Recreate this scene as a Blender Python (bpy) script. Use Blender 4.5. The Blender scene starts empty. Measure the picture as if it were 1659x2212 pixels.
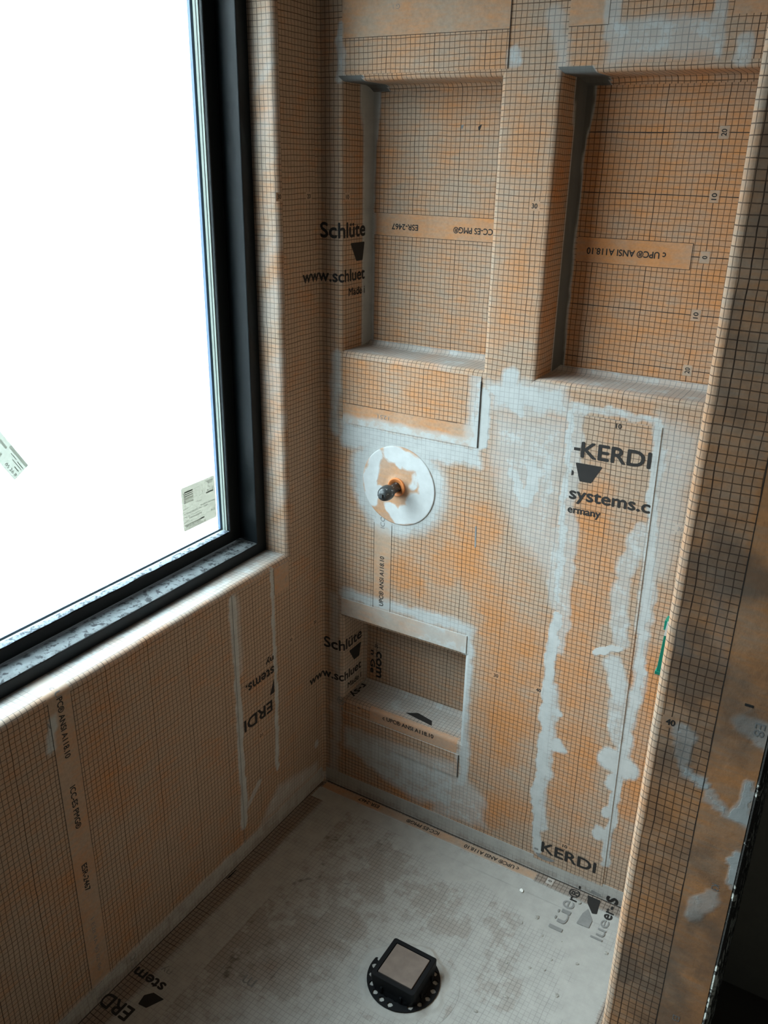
import bpy, math, random
import numpy as np
from mathutils import Vector, Matrix

random.seed(4)
np.random.seed(4)
scene = bpy.context.scene
COL = scene.collection

# ------------------------------------------------------------------ camera
cam_d = bpy.data.cameras.new('camera')
cam = bpy.data.objects.new('camera', cam_d)
COL.objects.link(cam)
R = Vector((0.85714185, 0.51474186, 0.01867253))
U = Vector((-0.21068789, 0.31729356, 0.92462717))
F = Vector((-0.47001963, 0.79647073, -0.38041547))
cam.matrix_world = Matrix(((R.x, U.x, -F.x, 1.07002817), (R.y, U.y, -F.y, -1.52608842),
                           (R.z, U.z, -F.z, 1.54832528), (0, 0, 0, 1)))
cam_d.sensor_fit = 'VERTICAL'
cam_d.sensor_height = 24.0
cam_d.lens = 1847.81701 / 2212 * 24.0
cam_d.clip_start = 0.02
scene.camera = cam

# ------------------------------------------------------------------ sky light through the window
world = bpy.data.worlds.new('overcast_sky')
scene.world = world
world.use_nodes = True
bg = world.node_tree.nodes['Background']
wt = world.node_tree
_tc = wt.nodes.new('ShaderNodeTexCoord')
_sx = wt.nodes.new('ShaderNodeSeparateXYZ')
_mr = wt.nodes.new('ShaderNodeMapRange')
_mr.interpolation_type = 'SMOOTHSTEP'
wt.links.new(_tc.outputs['Generated'], _sx.inputs[0])
wt.links.new(_sx.outputs['Z'], _mr.inputs[0])
for _i, _v in enumerate((-0.15, 0.72, 4.6, 29.0)): _mr.inputs[_i + 1].default_value = _v      # ground haze to bright zenith
bg.inputs['Color'].default_value = (0.79, 0.92, 1.0, 1)
_m2 = wt.nodes.new('ShaderNodeMapRange')                 # darker again towards the zenith
_m2.interpolation_type = 'SMOOTHSTEP'
wt.links.new(_sx.outputs['Z'], _m2.inputs[0])
for _i, _v in enumerate((0.80, 0.98, 1.0, 0.30)): _m2.inputs[_i + 1].default_value = _v
_mm = wt.nodes.new('ShaderNodeMath')
_mm.operation = 'MULTIPLY'
wt.links.new(_mr.outputs[0], _mm.inputs[0])
wt.links.new(_m2.outputs[0], _mm.inputs[1])
wt.links.new(_mm.outputs[0], bg.inputs['Strength'])
pl = bpy.data.lights.new('window_daylight', 'AREA')       # portal: only guides the sky light in
pl.shape = 'RECTANGLE'
pl.size, pl.size_y = 1.40, 1.22
pl.cycles.is_portal = True
po = bpy.data.objects.new('window_daylight', pl)
COL.objects.link(po)
po.location = (-0.19, -0.74, 1.39)
po.rotation_euler = (math.pi / 2, 0, -math.pi / 2)
vs = scene.view_settings
vs.view_transform = 'Standard'
vs.look = 'None'
vs.exposure = -0.10
vs.gamma = 1.0
vs.use_curve_mapping = False
scene.cycles.max_bounces = 10
scene.cycles.diffuse_bounces = 6
scene.cycles.transparent_max_bounces = 16
scene.cycles.caustics_reflective = False
scene.cycles.caustics_refractive = False

# ------------------------------------------------------------------ measured positions (metres)
NUM = [('30', 'back', (0.4685, 1.4776), 0), ('30', 'back', (0.4667, 0.4946), 0), ('40', 'back', (0.5672, 0.4929), 0), ('30', 'back', (0.8042, 0.9299), 0), ('10', 'back', (0.6757, 0.1396), 0), ('10', 'back', (0.6656, 1.111), 0), ('30', 'left', (-0.1322, 1.4796), 0), ('20', 'left', (-0.0351, 1.4783), 0), ('30', 'left', (-0.1324, 0.5013), 0), ('20', 'left', (-0.0347, 0.5017), 0), ('10', 'left', (-0.2493, 0.304), 180), ('20', 'nb', (0.7545, 1.6013), 90), ('10', 'nb', (0.7542, 1.501), 90), ('0', 'nb', (0.7538, 1.4007), 90), ('10', 'nb', (0.7539, 1.3023), 90), ('20', 'nb', (0.7544, 1.2016), 90), ('20', 'nb', (0.1212, 0.3855), 90), ('40', 'back', (0.7544, 1.7041), 90), ('0', 'floor', (0.6379, -0.021), 90)]
POLY = {'back': [[(0.5861, 1.0183), (0.6424, 1.0209), (0.6275, 0.9856), (0.6016, 0.9864)], [(0.5829, 1.0467), (0.5969, 1.0469), (0.5972, 1.0396), (0.5835, 1.0393)], [(0.5829, 1.0007), (0.5872, 0.9997), (0.5907, 0.9928), (0.5887, 0.9857), (0.5838, 0.9837)], [(0.6002, 0.0463), (0.6545, 0.045), (0.6513, 0.0339), (0.6384, 0.026), (0.6049, 0.0328)]], 'left': [[(-0.2065, 0.4274), (-0.2254, 0.4015), (-0.2245, 0.3959), (-0.2082, 0.3929)]], 'floor': [[(0.7276, -0.019), (0.7272, -0.0083), (0.7595, -0.0038), (0.7672, -0.0342), (0.7659, -0.05), (0.7594, -0.0496), (0.7333, -0.0325)], [(0.7349, -0.0468), (0.7402, -0.0465), (0.7677, -0.0651), (0.7693, -0.0889), (0.7373, -0.106), (0.7353, -0.0883)], [(0.0565, -0.7486), (0.0673, -0.728), (0.08, -0.7191), (0.0871, -0.7496), (0.0829, -0.7533)]], 'back2': [[(0.7224, 0.018), (0.755, 0.0186), (0.7474, 0.0094), (0.7329, 0.0028)]], 'sill': [[(0.1874, 0.0531), (0.2037, 0.0692), (0.234, 0.0631), (0.2462, 0.0398)]]}
M_back = [('c', [(0.201, 0.888)], 0.126, 0.92, 0.3), ('c', [(0.5727, 1.1108), (0.5787, 0.9186), (0.5838, 0.7138)], 0.009, 0.72, 0.4), ('c', [(0.587, 1.1042), (0.5954, 0.9224), (0.5997, 0.7715), (0.5994, 0.6087)], 0.016, 0.5, 0.4), ('c', [(0.585, 0.6816), (0.5838, 0.5579), (0.5897, 0.3058), (0.598, 0.0696)], 0.013, 0.95, 0.4), ('c', [(0.5733, 0.8675), (0.5799, 0.7127)], 0.02, 0.55, 0.4), ('c', [(0.5932, 0.5148), (0.5965, 0.3715), (0.5986, 0.2582), (0.6018, 0.1403)], 0.02, 0.7, 0.4), ('c', [(0.743, 1.1127), (0.7541, 0.9113), (0.7629, 0.7359), (0.766, 0.5661), (0.7642, 0.3927), (0.7597, 0.268), (0.7625, 0.1)], 0.01, 0.85, 0.4), ('c', [(0.7558, 0.9117), (0.7638, 0.7361), (0.7664, 0.5773), (0.7642, 0.3927)], 0.018, 0.6, 0.4), ('c', [(0.7495, 1.1138), (0.7578, 0.9591)], 0.01, 0.62, 0.4), ('c', [(0.6769, 0.6288), (0.7199, 0.6463)], 0.008, 1, 0.4), ('c', [(0.7125, 0.6134), (0.7355, 0.5437)], 0.018, 0.74, 0.4), ('c', [(0.7205, 0.702), (0.7232, 0.6657)], 0.016, 0.66, 0.4), ('c', [(0.6101, 0.45)], 0.014, 1, 0.4), ('c', [(0.6193, 0.3685)], 0.019, 1, 0.4), ('c', [(0.7387, 0.3819), (0.7671, 0.37)], 0.03, 1, 0.4), ('c', [(0.7496, 0.3257)], 0.02, 1, 0.4), ('c', [(0.7441, 0.1835)], 0.018, 1, 0.4), ('c', [(0.7493, 0.2441)], 0.016, 1, 0.4), ('c', [(0.7703, 0.6115)], 0.012, 1, 0.4), ('c', [(0.7336, 0.5204), (0.7413, 0.4424)], 0.02, 0.66, 0.4), ('c', [(0.71, 0.822), (0.7347, 0.9066)], 0.02, 0.6, 0.4), ('c', [(0.7137, 0.7929), (0.716, 0.7006)], 0.018, 0.56, 0.4), ('c', [(0.5797, 1.1219), (0.7447, 1.1242)], 0.009, 0.62, 0.4), ('q', [(0.4103, 1.0987), (0.5758, 1.1158), (0.5876, 0.7257), (0.4932, 0.8168), (0.4077, 0.9918)], 0, 0.5, 0.04), ('q', [(0.4116, 1.08), (0.5722, 1.1062), (0.5755, 1.0049), (0.5149, 0.9142), (0.4286, 0.9859)], 0, 0.58, 0.03), ('q', [(0.7405, 1.1423), (0.8087, 1.1155), (0.8092, 0.9524), (0.7939, 0.8251), (0.7589, 0.8254)], 0, 0.52, 0.03), ('q', [(0.3915, 1.1521), (0.4926, 1.1618), (0.5667, 1.1591), (0.5767, 1.107), (0.4109, 1.0894)], 0, 0.74, 0.02), ('c', [(0.4491, 1.1693), (0.4424, 1.1317), (0.4687, 1.1079)], 0.02, 0.75, 0.4), ('c', [(0.3934, 1.1244), (0.3946, 1.0772), (0.3916, 1.0164)], 0.014, 1.0, 0.4), ('c', [(0.5075, 0.9964), (0.5107, 0.9283)], 0.014, 0.8, 0.4), ('c', [(0.465, 0.9733), (0.4999, 0.9159)], 0.014, 0.7, 0.4), ('c', [(0.532, 1.0439), (0.5429, 0.9304)], 0.012, 0.65, 0.4), ('q', [(0.0582, 1.0168), (0.3856, 1.0124), (0.404, 0.9711), (0.3141, 0.9636), (0.0582, 0.9578)], 0, 0.82, 0.015), ('c', [(0.0437, 1.1542), (0.0386, 1.0716), (0.0433, 0.9876)], 0.016, 0.62, 0.9), ('c', [(0.0649, 0.584), (0.2373, 0.5903), (0.3933, 0.5881)], 0.019, 0.8, 0.95), ('c', [(0.3959, 0.5831), (0.3946, 0.4925), (0.3967, 0.3422), (0.3984, 0.1689)], 0.016, 0.78, 0.8), ('q', [(0.0613, 0.2034), (0.3833, 0.2171), (0.3914, 0.0741), (0.2687, 0.0528), (0.0613, 0.1381)], 0, 0.66, 0.02), ('q', [(0.3651, 0.2093), (0.4662, 0.1582), (0.4728, 0.0634), (0.3225, 0.034)], 0, 0.55, 0.02), ('q', [(0, 0), (0.91, 0), (0.91, 0.035), (0, 0.035)], 0, 0.9, 0.012), ('c', [(0.0527, 1.7766), (0.0558, 1.6909)], 0.012, 0.55, 0.4), ('c', [(0.41, 1.7232), (0.4095, 1.7092)], 0.015, 0.6, 0.4), ('c', [(0.4738, 1.7762), (0.4895, 1.7553), (0.5006, 1.6938)], 0.018, 0.44, 0.9), ('q', [(0.5727, 1.761), (0.743, 1.7614), (0.7521, 1.7054), (0.5726, 1.6984)], 0, 0.55, 0.02), ('c', [(0.5729, 1.7899), (0.5762, 1.7446)], 0.016, 0.52, 0.4), ('c', [(0.738, 1.7798), (0.7443, 1.7119)], 0.01, 0.6, 0.4), ('c', [(0.5821, 1.7456), (0.7388, 1.7463)], 0.01, 0.6, 0.4), ('c', [(0.7834, 1.7258), (0.7844, 1.7043)], 0.016, 0.6, 0.4), ('c', [(0.034, 0.5649), (0.0443, 0.2889), (0.0287, 0.0038)], 0.02, 0.42, 0.95)]
O_back = [('c', [(0.3691, 0.7635), (0.4411, 0.6719), (0.5132, 0.5802)], 0.05, 1, 0.8), ('c', [(0.4967, 0.5159), (0.5001, 0.3321)], 0.06, 1, 0.8), ('c', [(0.4079, 0.838), (0.3266, 0.7188)], 0.05, 0.9, 0.8), ('c', [(0.2102, 0.6756), (0.2588, 0.6656)], 0.04, 0.9, 0.8), ('c', [(0.6355, 0.7814), (0.6453, 0.5105)], 0.05, 1, 0.8), ('c', [(0.6408, 0.9804), (0.6689, 0.7389)], 0.04, 1, 0.8), ('c', [(0.6647, 0.5176), (0.6666, 0.2114)], 0.05, 1, 0.8), ('c', [(0.8189, 0.6497), (0.7851, 0.2674)], 0.04, 1, 0.8), ('c', [(0.2086, 1.1166), (0.307, 1.1019)], 0.05, 0.8, 0.8), ('c', [(0.4544, 1.3851), (0.4271, 1.2644)], 0.04, 0.6, 0.8), ('c', [(0.4594, 1.6239), (0.4489, 1.5499)], 0.04, 0.7, 0.8), ('c', [(0.2181, 1.7392), (0.3557, 1.7337)], 0.05, 0.6, 0.8), ('c', [(0.4582, 0.0988), (0.5367, 0.1636)], 0.05, 0.9, 0.8), ('c', [(0.2274, 0.0779), (0.4102, 0.0759)], 0.04, 0.7, 0.8)]
M_left = [('c', [(-0.3299, 0.6972), (-0.3278, 0.5212), (-0.3255, 0.2864), (-0.3281, 0.1015)], 0.011, 0.85, 0.4), ('c', [(-0.1958, 0.7058), (-0.1946, 0.385), (-0.1991, 0.1738)], 0.008, 0.8, 0.4), ('c', [(-0.3231, 0.6887), (-0.3204, 0.5172)], 0.02, 0.45, 0.9), ('q', [(-1.3, 0.0), (0, 0.0), (0, 0.05), (-1.3, 0.05)], 0, 0.75, 0.015), ('q', [(-0.28, 0.05), (-0.03, 0.05), (-0.03, 0.085), (-0.2, 0.12)], 0, 0.55, 0.02), ('c', [(-0.035, 0.14)], 0.012, 0.6, 0.5), ('c', [(-0.7872, 0.6724), (-0.7986, 0.6234)], 0.01, 0.7, 0.4), ('c', [(-0.3223, 0.1383), (-0.2684, 0.1808)], 0.01, 0.6, 0.4)]
M_end = [('c', [(0.9612, 0.8578), (0.9717, 0.854), (0.9841, 0.8454)], 0.011, 0.8, 0.4), ('c', [(0.9779, 0.8497), (1.0092, 0.825), (1.0183, 0.8186)], 0.01, 0.58, 0.4), ('c', [(1.0382, 0.8664), (1.0392, 0.8426), (1.0353, 0.8161)], 0.01, 0.8, 0.4), ('c', [(1.0399, 0.7603), (1.0405, 0.727)], 0.013, 0.85, 0.4), ('c', [(1.0142, 0.9528), (1.0362, 0.9421)], 0.02, 0.55, 0.4), ('c', [(0.9464, 0.9126), (0.9548, 0.8747)], 0.012, 0.5, 0.4), ('c', [(0.9112, 1.0865), (0.9258, 1.0231)], 0.014, 0.26, 1), ('c', [(0.9559, 1.1228), (0.9666, 1.0242)], 0.018, 0.18, 1), ('c', [(1.0089, 0.6864), (1.0038, 0.6436)], 0.014, 0.5, 0.4)]
G_end = [('c', [(0.9295, 0.5087), (0.9328, 0.4927)], 0.016, 1, 0.4), ('c', [(1.0195, 0.6366)], 0.02, 0.3, 1), ('c', [(0.944, 0.9651), (0.9546, 1.0012)], 0.02, 0.3, 1), ('c', [(0.9886, 1.1318)], 0.03, 0.3, 1)]
FLOORW = [('c', [(0.4579, -0.0376), (0.606, -0.0778), (0.7315, -0.1196)], 0.05, 1.0, 0.4), ('c', [(0.7483, -0.1374), (0.8266, -0.2205), (0.8298, -0.3159)], 0.05, 0.95, 0.4), ('c', [(0.3297, -0.0825), (0.4582, -0.0888)], 0.05, 0.8, 0.4)]
FLOORG = [('c', [(0.297, -0.1384), (0.2876, -0.2287)], 0.05, 0.7, 0.4), ('c', [(0.2704, -0.3927), (0.2553, -0.5377)], 0.06, 0.7, 0.4), ('c', [(0.6048, -0.155), (0.6662, -0.3446)], 0.05, 0.6, 0.4), ('c', [(0.4382, -0.2137), (0.4825, -0.2313)], 0.06, 0.6, 0.4), ('c', [(0.1352, -0.448), (0.1586, -0.5977)], 0.05, 0.6, 0.4)]
CRUMB = [(0.6583, -0.1244), (0.6348, -0.1558), (0.686, -0.1639), (0.8179, -0.1342), (0.7739, -0.1922), (0.6771, -0.3412), (0.7632, -0.2845), (0.6477, -0.2671), (0.6926, -0.2534), (0.7251, -0.2118), (0.7267, -0.1557), (0.7216, -0.2424), (0.6391, -0.4019), (0.7264, -0.0369)]
CHIP = (0.5998, -0.0736)
# ------------------------------------------------------------------ tagging
def tag(o, label=None, cat=None, group=None, kind=None):
    if label: o['label'] = label
    if cat: o['category'] = cat
    if group: o['group'] = group
    if kind: o['kind'] = kind
    return o

def empty(name, loc, label, cat, group=None):
    o = bpy.data.objects.new(name, None)
    o.empty_display_size = 0.05
    o.location = loc
    COL.objects.link(o)
    return tag(o, label, cat, group)

# ------------------------------------------------------------------ materials
def nodes_of(name):
    m = bpy.data.materials.new(name)
    m.use_nodes = True
    nt = m.node_tree
    return m, nt, nt.nodes['Principled BSDF']

class NT:
    def __init__(s, nt): s.nt = nt
    def n(s, t, **k):
        x = s.nt.nodes.new(t)
        for a, b in k.items(): setattr(x, a, b)
        return x
    def put(s, sock, v):
        if hasattr(v, 'is_linked') or isinstance(v, bpy.types.NodeSocket): s.nt.links.new(v, sock)
        else: sock.default_value = v
    def math(s, op, a, b=0.0, c=0.0, clamp=False):
        x = s.n('ShaderNodeMath', operation=op, use_clamp=clamp)
        for i, v in enumerate((a, b, c)): s.put(x.inputs[i], v)
        return x.outputs[0]
    def ramp(s, v, a, b, c=0.0, d=1.0):
        x = s.n('ShaderNodeMapRange', interpolation_type='SMOOTHSTEP')
        for i, q in enumerate((v, a, b, c, d)): s.put(x.inputs[i], q)
        return x.outputs[0]
    def mix(s, f, a, b):
        x = s.n('ShaderNodeMix', data_type='RGBA')
        s.put(x.inputs[0], f); s.put(x.inputs[6], a); s.put(x.inputs[7], b)
        return x.outputs[2]
    def noise(s, vec, scale, detail=3.0, rough=0.55, col=False):
        x = s.n('ShaderNodeTexNoise')
        x.inputs['Scale'].default_value = scale
        x.inputs['Detail'].default_value = detail
        x.inputs['Roughness'].default_value = rough
        s.nt.links.new(vec, x.inputs['Vector'])
        return x.outputs['Color' if col else 'Fac']
    def vmath(s, op, a, b):
        x = s.n('ShaderNodeVectorMath', operation=op)
        s.put(x.inputs[0], a); s.put(x.inputs[1], b)
        return x.outputs[0]
    def vscale(s, a, f):
        x = s.n('ShaderNodeVectorMath', operation='SCALE')
        s.put(x.inputs[0], a); x.inputs['Scale'].default_value = f
        return x.outputs[0]

ORANGE = (0.475, 0.213, 0.084, 1)
TAN = (0.385, 0.282, 0.205, 1)
LINE = (0.026, 0.012, 0.007, 1)
MORTAR = (0.415, 0.428, 0.42, 1)

def membrane(name, grid=True, mortar=MORTAR, orange=ORANGE, tan=TAN, floor=False):
    m, nt, bs = nodes_of(name)
    N = NT(nt)
    pos = N.n('ShaderNodeNewGeometry').outputs['Position']
    att = N.n('ShaderNodeAttribute', attribute_name='mask')
    sep = N.n('ShaderNodeSeparateColor')
    nt.links.new(att.outputs['Color'], sep.inputs[0])
    mr, mo, mg = sep.outputs[0], sep.outputs[1], sep.outputs[2]
    fine = N.noise(pos, 170.0, 4.0, 0.65)
    mid = N.noise(pos, 34.0, 4.0, 0.6)
    big = N.noise(pos, 9.5, 4.0, 0.6)
    stretch = N.vmath('MULTIPLY', pos, (1.0, 1.0, 5.5))
    fibre = N.noise(stretch, 24.0, 4.0, 0.65)
    f = N.math('ADD', mo, N.math('MULTIPLY', N.math('SUBTRACT', big, 0.5), 1.9))
    f = N.math('ADD', f, N.math('MULTIPLY', N.math('SUBTRACT', fibre, 0.5), 1.5))
    f = N.math('ADD', f, N.math('MULTIPLY', N.math('SUBTRACT', mid, 0.5), 0.35), clamp=True)
    base = N.mix(f, tan, orange)
    shade = N.math('ADD', N.math('ADD', 0.46, N.math('MULTIPLY', fine, 0.5)), N.math('ADD', N.math('MULTIPLY', mid, 0.26), N.math('MULTIPLY', fibre, 0.32)))
    base = N.mix(1.0, base, base)
    g = N.n('ShaderNodeVectorMath', operation='SCALE')
    nt.links.new(base, g.inputs[0]); nt.links.new(shade, g.inputs['Scale'])
    base = g.outputs[0]
    base = N.mix(N.ramp(N.math('ADD', mg, N.math('MULTIPLY', N.math('SUBTRACT', mid, 0.5), 0.7)), 0.25, 0.9, 0.0, 0.75), base, (0.115, 0.085, 0.065, 1))
    n1 = N.math('MULTIPLY', N.math('SUBTRACT', mid, 0.5), 0.75)
    n2 = N.math('MULTIPLY', N.math('SUBTRACT', fine, 0.5), 0.30)
    mm = N.ramp(N.math('ADD', mr, N.math('ADD', n1, n2)), 0.36, 0.72)
    mfilm = N.math('MULTIPLY', N.ramp(mr, 0.05, 0.6), 0.66)
    mm = N.math('MAXIMUM', mm, mfilm)
    mort = N.n('ShaderNodeVectorMath', operation='SCALE')
    mort.inputs[0].default_value = mortar[:3]
    nt.links.new(N.math('ADD', 0.80, N.math('MULTIPLY', mid, 0.4)), mort.inputs['Scale'])
    mcol = mort.outputs[0]
    if grid:
        uv = N.n('ShaderNodeUVMap', uv_map='UVMap').outputs[0]
        w1 = N.vscale(N.vmath('SUBTRACT', N.noise(uv, 0.16, 1.0, 0.5, True), (0.5, 0.5, 0.5)), 0.42)
        w2 = N.vscale(N.vmath('SUBTRACT', N.noise(uv, 1.3, 1.0, 0.5, True), (0.5, 0.5, 0.5)), 0.05)
        uw = N.vmath('ADD', uv, N.vmath('ADD', w1, w2))
        sx = N.n('ShaderNodeSeparateXYZ')
        nt.links.new(uw, sx.inputs[0])
        ls = []
        for ax in (0, 1):
            d = N.math('PINGPONG', sx.outputs[ax], 0.5)
            ls.append(N.math('MULTIPLY', N.ramp(d, 0.026, 0.086, 1.0, 0.0), 0.86))
            d10 = N.math('MULTIPLY', N.math('PINGPONG', N.math('DIVIDE', sx.outputs[ax], 10.0), 0.5), 10.0)
            ls.append(N.ramp(d10, 0.040, 0.100, 1.0 if ax == 0 else 0.85, 0.0))
        line = N.math('MAXIMUM', N.math('MAXIMUM', ls[0], ls[1]), N.math('MAXIMUM', ls[2], ls[3]))
        line = N.math('MULTIPLY', line, N.ramp(N.math('ADD', N.math('MULTIPLY', mid, 0.6), N.math('MULTIPLY', fine, 0.4)), 0.25, 0.55, 0.6, 0.97))
        base = N.mix(line, base, LINE)
        faint = N.math('MULTIPLY', line, N.ramp(N.math('ADD', mr, N.math('MULTIPLY', n1, 0.8)), 0.75, 1.0, 0.42, 0.04))
        mcol = N.mix(faint, mcol, (0.12, 0.12, 0.12, 1))
    mcol = N.mix(N.math('MULTIPLY', N.ramp(mg, 0.5, 1.0), 0.9), mcol, (0.075, 0.075, 0.07, 1))
    out = N.mix(mm, base, mcol)
    nt.links.new(out, bs.inputs['Base Color'])
    bs.inputs['Roughness'].default_value = 0.85
    bs.inputs['Specular IOR Level'].default_value = 0.25
    b = N.n('ShaderNodeBump')
    b.inputs['Strength'].default_value = 0.35
    b.inputs['Distance'].default_value = 0.0015
    nt.links.new(N.math('ADD', N.math('MULTIPLY', fine, 0.6), N.math('ADD', N.math('MULTIPLY', mid, 0.6), N.math('MULTIPLY', mm, 0.8))), b.inputs['Height'])
    nt.links.new(b.outputs[0], bs.inputs['Normal'])
    return m

def simple(name, col, rough=0.6, metal=0.0, var=0.15, scale=40.0, spec=0.4, bump=0.0, spots=None):
    m, nt, bs = nodes_of(name)
    N = NT(nt)
    pos = N.n('ShaderNodeNewGeometry').outputs['Position']
    n = N.noise(pos, scale, 4.0, 0.6)
    c = N.mix(n, tuple(x * (1 - var) for x in col[:3]) + (1,), tuple(min(1, x * (1 + var)) for x in col[:3]) + (1,))
    if spots:
        c = N.mix(N.ramp(N.noise(pos, spots[1], 5.0, 0.65), spots[2], spots[3]), c, spots[0])
    nt.links.new(c, bs.inputs['Base Color'])
    bs.inputs['Roughness'].default_value = rough
    bs.inputs['Metallic'].default_value = metal
    bs.inputs['Specular IOR Level'].default_value = spec
    if bump:
        b = N.n('ShaderNodeBump')
        b.inputs['Strength'].default_value = bump
        b.inputs['Distance'].default_value = 0.002
        nt.links.new(N.noise(pos, scale * 3, 4.0, 0.6), b.inputs['Height'])
        nt.links.new(b.outputs[0], bs.inputs['Normal'])
    return m

MEM = membrane('membrane_grid')
PLAIN = membrane('membrane_plain', grid=False)
FLOORM = membrane('membrane_floor', mortar=(0.375, 0.368, 0.345, 1), tan=(0.25, 0.205, 0.17, 1), orange=(0.24, 0.165, 0.12, 1))
INK = simple('black_print', (0.018, 0.016, 0.015), 0.8, var=0.3)
FADED = simple('faded_print', (0.19, 0.19, 0.187), 0.9, var=0.5, scale=160)
BLACK = simple('black_window_frame', (0.006, 0.009, 0.011), 0.42, var=0.2, scale=20, spec=0.22, spots=((0.03, 0.036, 0.04, 1), 26, 0.66, 0.92))
DUST = simple('mortar_smeared_ledge', (0.125, 0.142, 0.150), 0.9, var=0.55, scale=45, bump=0.5, spots=((0.022, 0.026, 0.03, 1), 85, 0.50, 0.62))
DUSTB = simple('dusty_bead', (0.15, 0.19, 0.235), 0.8, var=0.4, scale=90, bump=0.5, spots=((0.02, 0.03, 0.04, 1), 110, 0.46, 0.60))
DRYWALL = simple('grey_wall', (0.15, 0.14, 0.13), 0.9, var=0.06)
DARKW = simple('dark_wall', (0.34, 0.31, 0.26), 0.9, var=0.1)
CEIL = simple('white_ceiling', (0.18, 0.17, 0.16), 0.9, var=0.03)
BLACKP = simple('black_plastic', (0.0035, 0.004, 0.005), 0.55, var=0.2, spec=0.18)
CORE = simple('ragged_board_edge', (0.03, 0.027, 0.024), 0.9, var=0.4, scale=150, spots=((0.62, 0.62, 0.56, 1), 38, 0.53, 0.60), bump=0.6)

# ------------------------------------------------------------------ small numpy helpers
def lattice(ix, iy, seed):
    h = (ix.astype(np.int64) * 374761393 + iy.astype(np.int64) * 668265263 + seed * 974711) & 0x7fffffff
    h = ((h ^ (h >> 13)) * 1274126177) & 0x7fffffff
    return ((h ^ (h >> 16)) & 0xffff) / 65535.0

def vnoise(x, y, seed=0):
    ix, iy = np.floor(x), np.floor(y)
    fx, fy = x - ix, y - iy
    fx, fy = fx * fx * (3 - 2 * fx), fy * fy * (3 - 2 * fy)
    a, b = lattice(ix, iy, seed), lattice(ix + 1, iy, seed)
    c, d = lattice(ix, iy + 1, seed), lattice(ix + 1, iy + 1, seed)
    return (a * (1 - fx) + b * fx) * (1 - fy) + (c * (1 - fx) + d * fx) * fy

def fbm(x, y, f, seed=0, o=3):
    t, amp, s = 0, 0.5, 0
    for i in range(o):
        t = t + amp * vnoise(x * f, y * f, seed + i); s += amp
        amp *= 0.5; f *= 2.1
    return t / s

def sstep(e0, e1, x):
    t = np.clip((x - e0) / (e1 - e0 + 1e-9), 0, 1)
    return t * t * (3 - 2 * t)

def paint(A, B, shapes, warp=0.006, seed=1):
    """greatest strength of a list of smeared strokes ('c') and patches ('q') at the points A, B (metres)"""
    a = A + (fbm(A, B, 45, seed) - 0.5) * 2 * warp + (fbm(A, B, 12, seed + 9) - 0.5) * 2 * warp
    b = B + (fbm(A, B, 45, seed + 5) - 0.5) * 2 * warp + (fbm(A, B, 12, seed + 17) - 0.5) * 2 * warp
    out = np.zeros_like(A)
    for kind, pts, r, st, soft in shapes:
        if kind == 'c':
            d = np.full_like(A, 9.0)
            if len(pts) == 1: pts = [pts[0], (pts[0][0] + 1e-5, pts[0][1])]
            for (x0, y0), (x1, y1) in zip(pts[:-1], pts[1:]):
                dx, dy = x1 - x0, y1 - y0
                t = np.clip(((a - x0) * dx + (b - y0) * dy) / (dx * dx + dy * dy), 0, 1)
                d = np.minimum(d, np.hypot(a - x0 - t * dx, b - y0 - t * dy))
            v = st * (1 - sstep(r * (1 - soft), r * (1 + soft * 0.6), d))
        else:
            n = len(pts)
            ar = sum(pts[i][0] * pts[(i + 1) % n][1] - pts[(i + 1) % n][0] * pts[i][1] for i in range(n))
            sg = 1.0 if ar > 0 else -1.0
            inside = np.zeros(A.shape, bool); d = np.full_like(A, 9.0)
            for i in range(n):
                x0, y0 = pts[i]; x1, y1 = pts[(i + 1) % n]
                dx, dy = x1 - x0, y1 - y0
                t = np.clip(((a - x0) * dx + (b - y0) * dy) / (dx * dx + dy * dy + 1e-12), 0, 1)
                d = np.minimum(d, np.hypot(a - x0 - t * dx, b - y0 - t * dy))
                cr = ((y0 > b) != (y1 > b)) & (a < dx * (b - y0) / (dy + 1e-12) + x0)
                inside ^= cr
            sd = np.where(inside, -d, d)
            v = st * (1 - sstep(-soft, soft, sd))
        out = np.maximum(out, v)
    return out

def lin(a, b, step):
    n = max(1, int(math.ceil(abs(b - a) / step - 1e-6)))
    return np.linspace(a, b, n + 1)

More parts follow.
